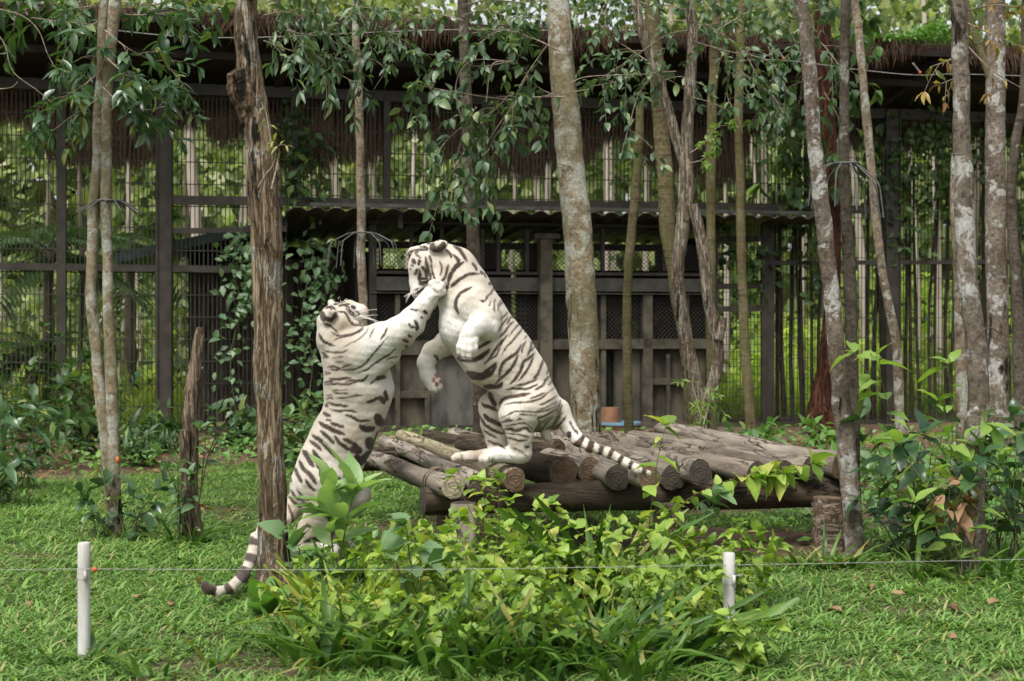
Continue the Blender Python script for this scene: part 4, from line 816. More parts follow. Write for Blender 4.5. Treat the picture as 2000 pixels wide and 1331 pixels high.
T2 = tree('dead_tree', 'thick rough dead tree with a knotted stub beside the reared tiger', '488,-60,40 485,0,42 483,70,45 487,130,48 496,200,53 508,270,57 513,350,59 519,430,60 521,520,58 521,620,55 523,740,53 527,850,52 531,950,54 535,1040,57 538,1110,65 540,1150,78', 9.05, 'dead', 3, n=24, jit=.04, sub=7, flare=.25)
trunk(T2, '459,140,34 467,158,50 479,190,52 493,225,50 505,262,42 511,300,22', 9.1, BK['stubb'], 4, 'knotted_stub', d1=8.96, n=20, jit=.1)
for i, s in enumerate(('535,1110,30 512,1150,26 492,1176,20 470,1196,14 455,1206,8', '545,1120,28 562,1150,22 590,1172,16 610,1182,10', '538,1120,26 526,1160,20 514,1190,14')): trunk(T2, s, 8.7, BK['dead'], 5 + i, 'root', n=8, jit=.1)
tree('slender_tree', 'thin ringed tree holding the wire guard left of the tigers', '694,-60,15 696,60,15 702,200,16 703,330,17 705,450,17 709,560,18 712,680,19 715,850,20', 15, 'pale', 12, group=YT)
tree('slender_tree', 'dark barked slim tree right behind the bowed tiger head', '903,-60,20 903,0,21 910,150,22 915,300,24 921,400,25 926,500,26 935,700,28 940,900,30', 14.5, 'dark', 13, group=YT)
T5 = tree('yard_tree', 'thickest tan tree standing just behind the log platform', '1086,-60,46 1091,0,46 1097,110,50 1106,230,53 1119,370,55 1131,500,57 1138,620,60 1142,740,58 1146,850,58 1150,980,60', 13.4, 'tan', 14, n=20, jit=.02)
tree('slender_tree', 'thin mossy tree close to the right of the thick tan tree', '1252,180,15 1247,290,17 1238,400,18 1229,500,17 1224,620,17 1226,720,18 1230,830,19 1232,920,20', 15.2, 'moss', 15, group=YT)
tree('slender_tree', 'mossy tree straight behind the twisted forked trunks', '1268,-40,26 1278,60,30 1288,200,32 1298,330,32 1305,450,32 1325,580,30 1345,700,30 1360,860,32', 16.5, 'moss', 16, group=YT)
T7 = tree('forked_tree', 'twisted forked tree with braided pale trunks behind the logs', '1341,-60,19 1345,0,21 1354,60,22 1349,140,23 1343,240,23 1342,320,26 1341,390,29 1334,450,28 1326,520,26 1327,590,26 1338,650,26 1352,720,26 1366,800,29 1372,860,34', 14.2, 'twisty', 17, jit=.035)
trunk(T7, '1229,-60,15 1240,0,17 1257,70,19 1283,150,19 1306,220,19 1324,280,21 1340,335,22', 14.2, BK['twisty'], 18, 'limb', jit=.03)
trunk(T7, '1352,400,21 1366,450,22 1377,510,22 1383,580,23 1396,640,24 1404,690,24 1396,740,24 1382,790,26 1374,850,26', 14.1, BK['twisty'], 19, 'limb', jit=.035)
trunk(T7, '1414,620,13 1408,640,16 1402,665,19', 14.05, BK['twisty'], 20, 'stub')
tree('slender_tree', 'straight slim mossy tree right of the forked twisted tree', '1404,-60,18 1402,0,19 1396,110,19 1390,220,19 1388,340,19 1389,460,18 1388,620,19 1392,880,22', 16, 'moss', 21, group=YT)
tree('slender_tree', 'thin upright tree with knots in front of the mesh gate', '1450,-60,16 1448,0,17 1446,120,17 1443,230,17 1445,340,18 1447,450,18 1450,560,18 1455,680,20 1462,780,20 1468,856,22', 20.6, 'moss', 22, group=YT)
T10 = tree('yard_tree', 'leaning pale trunk rising at the right corner of the platform', '1556,-60,27 1563,0,27 1574,80,28 1583,170,29 1591,270,30 1602,380,32 1614,480,33 1625,570,33 1634,680,34 1643,780,36 1652,870,37 1661,960,38 1667,1040,38 1670,1092,40', 10.22, 'grey', 23)
tree('slender_tree', 'dark speckled slim tree hugging the leaning pale trunk', '1655,-60,19 1653,0,19 1650,120,19 1648,240,20 1649,350,21 1653,450,23 1660,570,24 1664,680,25 1666,800,26 1668,1040,26', 10.6, 'dark', 24, group=YT)
trunk_red = tree('red_tree', 'reddish brown tree with flared mud caked foot near the fence', '1600,-60,30 1604,0,31 1610,110,31 1617,230,28 1624,340,28 1628,460,28 1627,560,30 1623,640,36 1617,720,44 1610,790,56 1604,842,84', 21.4, 'red', 25, n=18)
tree('slender_tree', 'slim curving grey tree leaning right behind the platform corner', '1664,-60,15 1668,0,15 1678,80,16 1688,170,16 1697,260,17 1701,330,17 1708,430,17 1719,520,17 1735,600,18 1750,680,18 1757,770,19 1762,860,19 1768,940,20 1778,1045,22', 11.3, 'pale', 26, group=YT)
T14 = tree('yard_tree', 'blotched tree with peeling bark at the right of the yard', '1868,-60,30 1872,0,31 1876,100,32 1880,220,34 1882,330,36 1886,430,38 1890,520,38 1898,600,38 1909,680,40 1912,760,40 1908,850,40 1905,950,40 1902,1050,42 1900,1135,48', 9.45, 'grey', 27, n=18, jit=.04)
tree('slender_tree', 'thinner trunk standing close beside the blotched tree', '1868,300,16 1866,400,20 1872,500,24 1876,600,26 1878,700,26 1880,800,26 1884,960,28', 10.6, 'pale', 28, group=YT)
tree('yard_tree', 'tall straight blotched trunk second from the right edge', '1944,-60,35 1945,0,36 1946,150,38 1944,300,40 1945,450,40 1948,600,41 1949,720,42 1952,820,44 1956,900,48', 16.8, 'grey', 29, n=16)
trunk(bpy.data.objects['yard_tree.003'], '1872,-60,13 1890,20,15 1908,80,16 1926,130,17 1944,180,18', 16.8, BK['moss'], 51, 'limb')
tree('slender_tree', 'slim dark tree with an orange bark scar at the right edge', '2006,-60,14 1998,180,16 1983,280,18 1975,360,18 1976,440,20 1984,540,22 1990,640,24 1994,760,26 1998,890,28', 15, 'dark', 30, group=YT)
T17 = tree('tree_stump', 'weathered broken stump post among weeds on the left lawn', '389,640,14 387,660,22 380,720,27 373,790,30 369,860,32 370,930,32 373,1000,32 375,1050,36', 11.1, 'stump', 31, n=12, jit=.06, flare=.2)
trunk(T17, '361,840,18 362,900,20 364,980,22 366,1040,24', 11.0, BK['stump'], 32, 'side_stem', jit=.07)
# orange paint mark on the twin tree
g = G(); g.obox(P(227, 893, 11.18), [.018, 0, 0], [0, .02, 0], [0, 0, -.052]); tag(g.build('paint_mark', ORANGE, T1))

# ---------------------------------------------------------------- hanging foliage (leaves of the yard trees)
def crown(o, sprays, kind, mat, L, seed, per=9, tw=4, twl=.5, droop=.4, bark='twig', maxobj=280, r=.007, fwd=.6, tip=3, **kw):
    """branches given as photo paths 'px,py px,py ...' at depth d; each carries twigs with single leaves"""
    rng = np.random.default_rng(seed); ls = []; gt = G()
    for s, d in sprays:
        q = np.array([[float(u) for u in w_.split(',')] for w_ in s.split()]); W = smooth_path(np.array([P(a, b, d + .25*math.sin(i*1.7+seed)) for i, (a, b) in enumerate(q)]), 5)
        G().tube(W, np.linspace(r, r*.4, len(W)), 5, jit=.1, rng=rng).build('branch', BK[bark], o)
        Lp = np.linalg.norm(np.diff(W, axis=0), axis=1).sum(); nt_ = max(2, int(tw*Lp/.6))
        for k in range(nt_):
            i = int((.15 + .85*(k + rng.uniform(0, 1))/nt_)*(len(W)-1)); T_ = nrm(W[min(i+1, len(W)-1)] - W[max(i-1, 0)])
            dr = nrm(T_*.7 + rng.normal(size=3)*[.8, .9, .6]); l = twl*rng.uniform(.5, 1.2); t_ = np.linspace(0, 1, 6)[:, None]
            tp = W[i] + dr*l*t_ + np.array([0, 0, -droop*l])*t_**2; gt.tube(tp, np.linspace(r*.4, r*.2, 6), 4, cap=False); ls.append(along(tp, per, L, rng, .25, droop, fwd, tip))
        ls.append(along(W, 6, L, rng, .5, droop, fwd, 3))
    stuff(gt.build('twigs', BK[bark], o)); ls = cat(ls); idx = rng.permutation(len(ls[0])); a, b = idx[:maxobj], idx[maxobj:]
    leaf_objs(o, 'leaf', kind, mat, *[q[a] for q in ls], rng, **kw)
    if len(b): g = G(); leaf_mass(g, kind, *[q[b] for q in ls], n=3); stuff(g.build('crown', mat, o))
crown(T1, [('205,60 250,95 300,120 345,140', 11.3), ('205,110 250,150 300,175 350,190', 11.2), ('200,170 240,205 290,215 330,205', 11.3), ('200,40 160,60 130,100 110,150', 11.5), ('195,140 160,170 120,195 90,250', 11.4), ('195,190 160,215 130,235 105,255', 11.3), ('210,20 260,30 330,25 370,15', 11.6), ('200,10 160,15 110,20', 11.7), ('205,120 170,110 130,130', 11.6), ('205,130 255,150 290,160', 11.6)],
      'lance', LF['glossy'], .122, 41, per=12, tw=4, twl=.32, droop=.3, wid=1.5)
crown(T2, [('515,30 560,25 620,45 680,70', 12.6), ('515,80 570,100 620,110 680,100', 12.6), ('520,5 580,-10 660,5 740,20', 12.9), ('540,40 590,75 640,130 690,160', 12.7), ('680,20 720,40 755,70 770,85', 12.8), ('560,60 610,70 640,60', 12.5)], 'lance', LF['canopy'], .12, 42, per=11, tw=5, twl=.36, droop=.5, wid=1.35)
crown(T5, [('1094,100 1040,75 980,60 930,90', 13.0), ('1098,180 1020,195 950,190 860,175 810,165', 12.9), ('1098,190 1050,170 1000,110 960,60', 13.2), ('1000,120 930,130 860,110 815,105', 12.9), ('1000,180 960,220 900,250 850,300', 12.7), ('930,210 905,260 890,320 880,400', 12.6), ('960,200 985,230 1000,240 990,250', 12.7), ('1030,150 1000,205 975,260', 12.7), ('850,160 835,200 830,235', 12.6), ('905,300 880,350 870,370', 12.5), ('940,240 955,310 950,345', 12.6)],
      'ovate', LF['canopy'], .105, 43, per=9, tw=4, twl=.34, droop=.55)
crown(T7, [('1340,60 1300,70 1240,110 1180,150 1150,170', 13.8), ('1320,140 1260,145 1200,160 1150,170', 13.7), ('1285,140 1250,180 1230,240 1215,300', 13.5), ('1265,120 1220,90 1170,60 1150,20', 13.9), ('1350,40 1400,60 1450,100 1480,150', 13.6), ('1350,80 1420,100 1500,120 1540,180', 13.4), ('1400,60 1470,20 1530,10', 13.8), ('1460,100 1500,170 1530,220', 13.4), ('1340,20 1290,10 1220,20', 14.1), ('1430,120 1420,180 1430,210', 13.6), ('1500,40 1540,60 1560,100', 13.8), ('1390,20 1350,-20 1300,-30', 14)],
      'ovate', LF['canopy'], .086, 44, per=9, tw=4, twl=.4, droop=.5)
crown(T10, [('1560,30 1600,20 1660,10', 11.8), ('1570,20 1530,0 1480,-10', 12), ('1575,60 1610,90 1640,130', 12.5)], 'ovate', LF['canopy'], .1, 45, per=7, tw=4, twl=.35, maxobj=150)
crown(T14, [('1880,110 1850,120 1820,130', 10), ('1885,140 1860,155 1835,165', 10), ('1880,40 1920,60 1990,90', 11.5), ('1890,90 1940,140 2010,180', 11.5), ('1890,20 1950,10 2010,20', 11.5)], 'lance', LF['red'], .09, 46, per=5, tw=3, twl=.18, maxobj=160)
crown(trunk_red, [('1606,100 1640,140 1660,200', 20.5), ('1604,60 1570,140 1560,230', 20.5), ('1610,180 1640,240 1630,300', 20.8), ('1604,30 1650,20 1700,40', 20.5), ('1605,150 1560,200 1530,300', 20.8)], 'ovate', LF['darkgreen'], .2, 47, per=8, tw=3, twl=.7, maxobj=120)
crown(T7, [('1347,300 1375,280 1400,250 1425,245', 13.9), ('1347,320 1375,310 1390,290', 13.9)], 'small', LF['fresh'], .05, 48, per=10, tw=6, twl=.14, maxobj=120)
crown(T7, [('1370,820 1360,780 1352,745', 13.8), ('1374,830 1385,790 1390,770', 13.8), ('1366,830 1372,800 1378,760', 13.7)], 'lance', LF['fresh'], .075, 49, per=10, tw=5, twl=.15, maxobj=120)
crown(T2, [('500,190 515,200 530,280', 8.75), ('530,370 545,300 535,275', 8.7)], 'lance', LF['yellow'], .06, 50, per=2, tw=1, twl=.08, maxobj=20)
TS = [o for o in bpy.data.objects if o.get('category') == 'tree' and o.name.startswith('slender_tree')]
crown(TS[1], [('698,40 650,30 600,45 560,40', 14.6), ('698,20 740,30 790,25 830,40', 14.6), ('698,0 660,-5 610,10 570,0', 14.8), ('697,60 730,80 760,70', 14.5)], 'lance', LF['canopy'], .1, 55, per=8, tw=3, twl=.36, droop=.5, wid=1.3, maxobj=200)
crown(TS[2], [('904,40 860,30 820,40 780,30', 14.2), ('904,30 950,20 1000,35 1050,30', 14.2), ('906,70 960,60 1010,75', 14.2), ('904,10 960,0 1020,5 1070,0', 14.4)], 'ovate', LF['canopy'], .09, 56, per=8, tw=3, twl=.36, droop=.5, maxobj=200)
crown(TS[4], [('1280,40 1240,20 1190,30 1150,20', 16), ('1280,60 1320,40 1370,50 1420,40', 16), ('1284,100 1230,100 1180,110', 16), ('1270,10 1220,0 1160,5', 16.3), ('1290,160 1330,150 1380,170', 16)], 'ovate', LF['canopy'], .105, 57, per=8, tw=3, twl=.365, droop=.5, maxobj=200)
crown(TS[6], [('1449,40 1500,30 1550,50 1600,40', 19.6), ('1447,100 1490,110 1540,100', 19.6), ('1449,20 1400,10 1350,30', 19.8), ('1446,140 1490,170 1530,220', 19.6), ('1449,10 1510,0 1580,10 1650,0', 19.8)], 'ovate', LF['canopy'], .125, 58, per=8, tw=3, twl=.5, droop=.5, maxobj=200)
crown(T1, [('205,10 150,20 80,15 20,25', 12.5), ('205,-10 120,-5 40,5 -20,0', 12.5), ('215,0 290,10 370,0 440,10', 12.5)], 'lance', LF['darkgreen'], .15, 59, per=10, tw=4, twl=.4, droop=.4, wid=1.4, maxobj=150)
# bare hanging twigs and loops
def bare(o, s, d, r=.006, name='bare_twig', mat='twig'):
    q = np.array([[float(u) for u in w_.split(',')] for w_ in s.split()]); G().tube(smooth_path(np.array([P(a, b, d) for a, b in q]), 6), np.linspace(r, r*.5, (len(q)-1)*6+1), 5).build(name, BK[mat], o)
for s in ('-20,15 40,30 75,60 95,110 130,170', '-10,60 10,90 25,140 70,175 100,200', '60,35 100,40 190,50', '-20,175 20,172 35,160'): bare(T1, s, 11.6)
for s in ('640,40 650,80 690,100 700,130 680,140', '700,110 735,120 750,140 730,175', '636,150 638,200 632,230', '560,50 575,110 560,150'): bare(T2, s, 12.6, .004)
for s in ('1104,190 1060,190 1010,200 950,280', '1150,175 1060,190', '985,120 960,130 950,200', '1000,240 1010,180 1060,100 1092,60', '905,250 890,170 920,120 1000,120', '1112,165 1150,150 1270,145'): bare(T5, s, 12.9, .007)
for s in ('1450,180 1490,210 1520,240 1510,285 1480,300', '1500,90 1515,130 1522,170', '1350,190 1400,205 1440,230 1450,260'): bare(T7, s, 13.6, .005)
for s in ('555,830 575,822 595,836', '556,848 575,850 590,868', '575,848 580,838 584,832'): bare(T2, s, 8.8, .004, 'dry_tendril', 'rstem')
bare(T2, '505,365 520,340 532,325 540,300', 8.72, .006, 'dry_tendril'); bare(T14, '1900,672 1930,640 1960,655 2010,660', 9.3, .006, 'dry_tendril', 'rstem')

# ---------------------------------------------------------------- shrubs and weeds
def stems_px(lst, d, rng=None):
    out = []
    for s in lst:
        q = [[float(u) for u in w_.split(',')] for w_ in s.split()]; out.append(smooth_path(np.array([P(a, b, (c[0] if c else d)) for a, b, *c in q]), 4))
    return out
def bush(name, label, px, d, h, spread, ns, nl, L, kind, mat, seed, group=None, droop=.25, cat_='shrub', maxobj=90, stem='stem', out=(.2, 1.), tip=3, **kw):
    rng = np.random.default_rng(seed); b = gp(px, d); st = [arc(b + np.array([rng.normal()*spread*.15, rng.normal()*spread*.15, 0]), rng.uniform(0, 6.28), h*rng.uniform(.55, 1.05), spread*rng.uniform(*out), rng) for _ in range(ns)]
    return leafplant(name, label, cat_, b, st, kind, mat, L, nl, seed + 500, group, BK[stem], droop, maxobj=maxobj, tip=tip, **kw)
SB = 'leafy shrubs under the right hand trees'
bush('leafy_shrub', 'tall shrub with pale drooping new leaves by the blotched tree', 1835, 9.7, 1.42, .55, 7, 12, .17, 'lance', LF['fresh'], 61, SB, .55, maxobj=84, wid=1.6)
bush('leafy_shrub', 'broad dark shrub under the pale drooping shrub', 1830, 9.9, 1.0, .75, 11, 12, .16, 'ovate', LF['glossy'], 62, SB, .4, maxobj=130)
bush('leafy_shrub', 'dark shrub crowding the right picture edge', 1985, 9.9, .95, .7, 10, 12, .14, 'ovate', LF['glossy'], 63, SB, .4, maxobj=120)
bush('leafy_shrub', 'dense dark shrub between the blotched tree and the edge', 1925, 10.4, .8, .6, 9, 12, .13, 'ovate', LF['darkgreen'], 64, SB, .4, maxobj=100)
bush('leafy_shrub', 'low dark shrub at the foot of the slim curving tree', 1770, 10.2, .5, .5, 8, 9, .12, 'ovate', LF['glossy'], 65, SB, .4, maxobj=70)
bush('leafy_shrub', 'pale green shrub in front of the right trunks', 1880, 9.2, .95, .4, 5, 9, .15, 'lance', LF['fresh'], 66, SB, .5, maxobj=45, wid=1.6)
bush('withered_branch', 'bundle of curled brown dead leaves hanging on the right shrub', 1880, 9.15, .82, .12, 3, 8, .14, 'lance', LF['dry'], 67, None, 1.6, cat_='dead leaves', t0=.7, maxobj=26, wid=1.7)
for i, (px, d, h, w_, lab) in enumerate(((1440, 16, .5, .5, 'right of the forked tree'), (1690, 15, .55, .6, 'behind the leaning pale trunk'), (1745, 13.5, .5, .6, 'beside the slim curving tree'), (1600, 18, .4, .5, 'near the red tree foot'), (1900, 14, .7, .7, 'behind the blotched tree'), (1980, 13, .8, .6, 'behind the far right trunks'), (1360, 16.5, .35, .4, 'behind the right end of the logs'), (1500, 18.5, .35, .5, 'by the mesh gate foot'))):
    bush('low_bush', f'low broad leaved bush {lab}', px, d, h, w_, 8, 9, .15, 'ovate', LF['broad' if i % 2 else 'dusky'], 70 + i, 'low bushes at the back of the yard', .35, cat_='bush', maxobj=0, r=.005)
for i, (px, d, h, w_, k, lab) in enumerate(((35, 14.2, .85, .7, 'glossy', 'big dark shrub at the left picture edge'), (-10, 13.2, .6, .6, 'glossy', 'dark shrub half cut by the left picture edge'), (70, 16.2, .9, .6, 'darkgreen', 'dark shrub behind the left edge shrub'), (150, 17.5, .6, .7, 'darkgreen', 'low dark shrub at the foot of the thin left post'), (255, 17.5, .7, .7, 'darkgreen', 'dark fern like shrub between twin trunks and wide post'), (300, 18.5, .5, .6, 'darkgreen', 'dark low shrub at the foot of the wide post'), (590, 17.5, .75, .6, 'dusky', 'vine tangled shrub behind the dead tree'), (640, 19, .5, .5, 'darkgreen', 'dark shrub behind the reared tiger'), (450, 18.5, .55, .6, 'darkgreen', 'dark shrub below the vine on the lean-to mesh'), (560, 16.5, .4, .4, 'darkgreen', 'small dark weed right of the dead tree'), (110, 19.5, 1.3, .7, 'darkgreen', 'tall dark bush against the left mesh'), (30, 20, 1.6, .8, 'darkgreen', 'tallest dark bush against the far left mesh'), (200, 20, 1.1, .7, 'darkgreen', 'dark bush against the mesh behind the twin trunks'))):
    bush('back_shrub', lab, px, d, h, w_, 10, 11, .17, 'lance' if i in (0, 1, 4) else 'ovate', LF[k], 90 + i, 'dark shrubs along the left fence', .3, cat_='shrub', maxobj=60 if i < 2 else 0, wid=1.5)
fe = thing('fern', 'dark arching fern at the left fence foot', 'fern', gp(268, 16.6)); rng = np.random.default_rng(3)
for k in range(14):
    st = arc(gp(268, 16.6), k*2.4, rng.uniform(.35, .75), rng.uniform(.4, .7), rng, lean=1.2); g = G().tube(st, .006, 4); p_, d_, u_, s_ = along(st, 26, .13, rng, .15, .2, .4, 1); leaf_mass(g, 'lance', p_, d_, u_, s_, n=2); g.build('frond', LF['darkgreen'], fe)
bush('leafy_weed', 'low pale weed hiding the hind foot of the reared tiger', 640, 9.45, .26, .34, 9, 7, .1, 'ovate', LF['broad'], 118, None, .2, cat_='weed', maxobj=60)
bush('leafy_weed', 'low weed right of the reared tiger hind foot', 715, 9.3, .3, .34, 9, 7, .1, 'ovate', LF['heart'], 119, None, .2, cat_='weed', maxobj=60)
# weeds around the stump and the twin tree
leafplant('weedy_sapling', 'spindly sapling with small shiny leaves beside the stump', 'sapling', gp(392, 11.0), stems_px(['378,1045 392,960 410,880 440,820 475,800 498,795', '392,960 398,890 402,850 408,800', '410,890 430,850 445,835'], 10.95), 'lance', LF['glossy'], .1, 12, 111, None, BK['rstem'], wid=1.7, maxobj=60, t0=.3)
bush('weedy_sapling', 'pale leaved weed wrapped around the stump foot', 360, 10.9, .85, .35, 6, 9, .1, 'ovate', LF['dusky'], 112, None, .3, cat_='weed', maxobj=80)
bush('leafy_weed', 'dark weed at the foot of the twin trunks', 205, 11.2, .38, .3, 6, 7, .12, 'ovate', LF['glossy'], 113, None, .4, cat_='weed', maxobj=60)
bush('leafy_weed', 'taller dark leaved weed right of the twin trunks', 252, 11.1, .5, .25, 5, 7, .13, 'ovate', LF['glossy'], 114, None, .4, cat_='weed', maxobj=50)
leafplant('leafy_weed', 'bright yellow green sprig left of the twin trunk foot', 'weed', gp(205, 11.2), stems_px(['212,1000 205,950 198,905 192,895', '208,960 200,930 190,920'], 11.1), 'ovate', LF['fresh'], .08, 4, 115, maxobj=20)
# climbing vines on the mesh
def vine(label, paths, n, L, mat, seed, dep=.12, spread=.16):
    rng = np.random.default_rng(seed); b = wp(*paths[0][0]); o = thing('climbing_vine', label, 'vine', b*[1, 1, 0], 'vines climbing the mesh'); P_ = []
    for q in paths:
        W = smooth_path(np.array([wp(x_, y_, dep) for x_, y_ in q]), 6); G().tube(W, .008, 4).build('stem', BK['stem'], o); k = rng.integers(0, len(W), n); P_.append(W[k] + rng.normal(size=(n, 3))*[spread, .07, spread])
    p = np.concatenate(P_); d_ = nrm(rng.normal(size=p.shape) + [0, -.5, -.5]); g = G(); leaf_mass(g, 'heart', p, d_, nrm(rng.normal(size=p.shape)*.5 + [0, -.8, .6]), rng.uniform(.09, .17, len(p)), n=2); stuff(g.build('foliage', mat, o))
vine('leafy vine climbing the mesh left of the dead tree', [[(460, 800), (450, 700), (470, 600), (455, 520), (470, 450)], [(470, 600), (500, 540), (490, 470)]], 130, .13, LF['dusky'], 1)
vine('leafy vine on the upper mesh right of the dead tree', [[(560, 420), (570, 340), (555, 270), (580, 210)], [(600, 380), (590, 300), (600, 260)]], 110, .13, LF['darkgreen'], 2)
vine('leafy vine hanging at the left end of the hut', [[(600, 800), (610, 700), (590, 620), (600, 540), (580, 470)], [(600, 650), (640, 560), (620, 500)]], 120, .13, LF['dusky'], 3)
vine('dense vine curtain on the mesh behind the leaning trunk', [[(1590, 560), (1580, 460), (1560, 400), (1570, 300)], [(1540, 430), (1545, 360), (1560, 260)]], 130, .13, LF['darkgreen'], 4)
vine('vine curtain hanging on the mesh right of the wide post', [[(1760, 480), (1780, 400), (1770, 320), (1790, 240)], [(1820, 420), (1830, 330), (1815, 250)], [(1850, 380), (1860, 300), (1845, 240)], [(1735, 420), (1725, 330), (1735, 250)]], 130, .13, LF['darkgreen'], 5, .1, .22)
vine('vine on the mesh at the far right edge', [[(1985, 620), (1995, 500), (1985, 380), (1990, 260)], [(1920, 330), (1925, 260)]], 110, .13, LF['darkgreen'], 6)
vine('small vine on the gate mesh behind the thin upright tree', [[(1420, 520), (1430, 470), (1410, 430)], [(1470, 560), (1480, 480)]], 70, .1, LF['darkgreen'], 7)

# ---------------------------------------------------------------- foreground planting
FB = 'heart leaved shrubs in the foreground thicket'
for i, (px, d, h, w_, ns, nl, L, m, lab) in enumerate((
  (800, 8.1, .5, .34, 8, 9, .085, 'heart', 'left of centre, rising before the left platform post'), (1000, 8.4, .72, .3, 9, 9, .085, 'heart', 'below the big brown log end'), (920, 7.9, .52, .36, 9, 9, .08, 'heart', 'in the middle, before the beam'), (1120, 8.0, .5, .36, 9, 9, .085, 'heart', 'right of centre before the strappy plant'),
  (1240, 7.9, .5, .36, 9, 9, .085, 'heart', 'under the tall wandering stem'), (1375, 8.2, .5, .36, 9, 9, .08, 'heart', 'around the half hidden white post'), (1450, 8.1, .46, .26, 7, 8, .075, 'heart', 'at the right end of the thicket'), (760, 7.7, .46, .38, 9, 8, .085, 'heart', 'at the left end of the thicket'),
  (1060, 7.6, .44, .36, 9, 8, .08, 'heart', 'low at the front middle'), (1300, 7.55, .36, .34, 8, 8, .08, 'heart', 'low at the front right'), (850, 8.7, .42, .3, 7, 9, .085, 'heart', 'low, hiding the left platform post foot'), (690, 7.5, .3, .34, 8, 7, .075, 'heart', 'low, left of the strap blades'), (1455, 6.95, .27, .16, 3, 6, .085, 'heart', 'in front of the half hidden white post'), (940, 7.0, .34, .34, 5, 6, .08, 'heart', 'among the front blades, left of the middle'), (1120, 6.95, .34, .34, 5, 6, .08, 'heart', 'among the front blades, right of the middle'), (790, 7.0, .32, .34, 5, 6, .08, 'heart', 'among the front blades at the left'))):
    bush('heart_leaf_shrub', f'light green heart leaved shrub {lab}', px, d, h*1.12, w_*1.2, ns+7, nl+6, L*.82, 'heart', LF[m], 130 + i, FB, .35, maxobj=200, t0=.15, stem='rstem' if i % 2 else 'stem', r=.0045)
leafplant('large_leaf_shrub', 'stem of large dusky blue green leaves at the left of the thicket', 'shrub', gp(800, 7.6), stems_px(['815,1250 808,1150 800,1090 795,1040 790,1025', '812,1200 822,1130 835,1100', '806,1180 780,1120 770,1080'], 7.5), 'heart', LF['dusky'], .135, 6, 151, None, BK['stem'], maxobj=40, t0=.5)
leafplant('broad_leaf_plant', 'leafy plant of long broad green leaves before the reared tiger', 'plant', gp(650, 8.9), stems_px(['652,1110 648,1050 642,1010 636,975 640,965', '660,1100 676,1030 684,990 690,968', '648,1050 655,1020 650,1010'], 8.85), 'lance', LF['pale'], .25, 10, 152, None, BK['rstem'], -.2, .8, .3, 60, .006, tip=5, wid=1.6)
leafplant('round_leaf_sprig', 'sprig of rounded blue green leaves before the dead tree foot', 'sprig', gp(560, 8.2), stems_px(['575,1150 566,1110 560,1070 552,1045', '568,1110 585,1080 580,1065'], 8.2), 'heart', LF['dusky'], .12, 5, 153, maxobj=20, t0=.4)
leafplant('wandering_stem', 'tall thin stem with heart shaped leaves crossing the log ends', 'plant', gp(1270, 8.3), stems_px(['1262,1080 1268,1020 1276,960 1284,900 1296,850 1300,832'], 8.3), 'heart', LF['heart'], .125, 15, 154, None, BK['stem'], .45, .3, .15, 30, .004)
leafplant('arching_shoot', 'arching leafy shoot reaching right across the log ends', 'plant', gp(1270, 8.3), stems_px(['1290,1080 1310,1020 1345,975 1395,950 1450,930 1510,915 1560,910 1590,905', '1450,930 1490,935 1530,925'], 8.3), 'heart', LF['heart'], .1, 26, 155, None, BK['rstem'], .55, .4, .15, 60, .0045)
leafplant('dark_shoot', 'short dark leaved shoot under the arching leafy shoot', 'plant', gp(1350, 8.25), stems_px(['1330,1060 1345,1010 1365,985 1400,965', '1350,1005 1380,1000 1395,985'], 8.25), 'heart', LF['dusky'], .1, 8, 156, maxobj=30)
# strap and blade clumps
clump('strap_leaf_plant', 'upright plant of narrow pale straps before the log beam', 'plant', gp(1165, 8.15), 26, .6, 201, LF['tall'], kind='strap', spread=.1, curl=(.1, .5), lean=.55, wid=1.15)
GC = 'tall grass clumps along the front of the thicket'
for i, (px, d, n, L, w_, lab, m) in enumerate(((640, 7.0, 26, .42, .9, 'at the left front corner', 'tall'), (720, 6.85, 30, .45, .9, 'second along the front', 'tall'), (800, 6.95, 30, .46, .8, 'below the large dusky leaves', 'tall'), (880, 6.8, 30, .46, .9, 'with broad bent blades left of the middle', 'tall'), (960, 6.9, 30, .44, .9, 'just left of the front middle', 'tall'), (1040, 6.75, 30, .44, .9, 'in the front middle', 'tall'),
   (1110, 6.85, 30, .46, .9, 'just right of the front middle', 'tall'), (1190, 6.8, 28, .45, .9, 'before the low heart leaves', 'tall'), (1260, 6.7, 26, .42, .9, 'left of the long dark straps', 'tall'), (590, 7.4, 22, .34, .9, 'below the dead tree roots', 'tall'), (690, 7.5, 24, .36, .9, 'behind the left front corner', 'tall'), (850, 7.3, 26, .42, .9, 'deep in the left thicket', 'tall'), (1000, 7.25, 26, .42, .9, 'deep in the middle thicket', 'tall'), (1150, 7.25, 26, .42, .9, 'deep in the right thicket', 'tall'))):
    clump('grass_clump', f'tall green grass clump {lab}', 'grass clump', gp(px, d), n, L*.82, 210 + i, LF[m], GC, kind='strap', spread=.24, curl=(.2, 1.1), lean=.5, wid=1.1 + .5*(i % 3 == 0))
for i, (px, d, lab) in enumerate(((640, 8.1, 'nearest the tiger hind foot'), (720, 8.0, 'left of the heart leaved shrubs'), (670, 7.75, 'lowest and nearest the front'))):
    clump('bamboo_grass', f'yellow green bamboo grass with narrow blades {lab}', 'grass clump', gp(px, d), 26, .4, 240 + i, LF['lime'], 'yellow green bamboo grass left of the thicket', kind='strap', spread=.22, curl=(.2, .9), lean=.8, wid=1.0)
clump('long_strap_plant', 'long dark arching straps at the lower right of the thicket', 'plant', gp(1290, 6.95), 16, .5, 250, LF['tall'], kind='strap', spread=.1, curl=(.15, .7), lean=1.5, wid=1.35, az=(.25, .55))
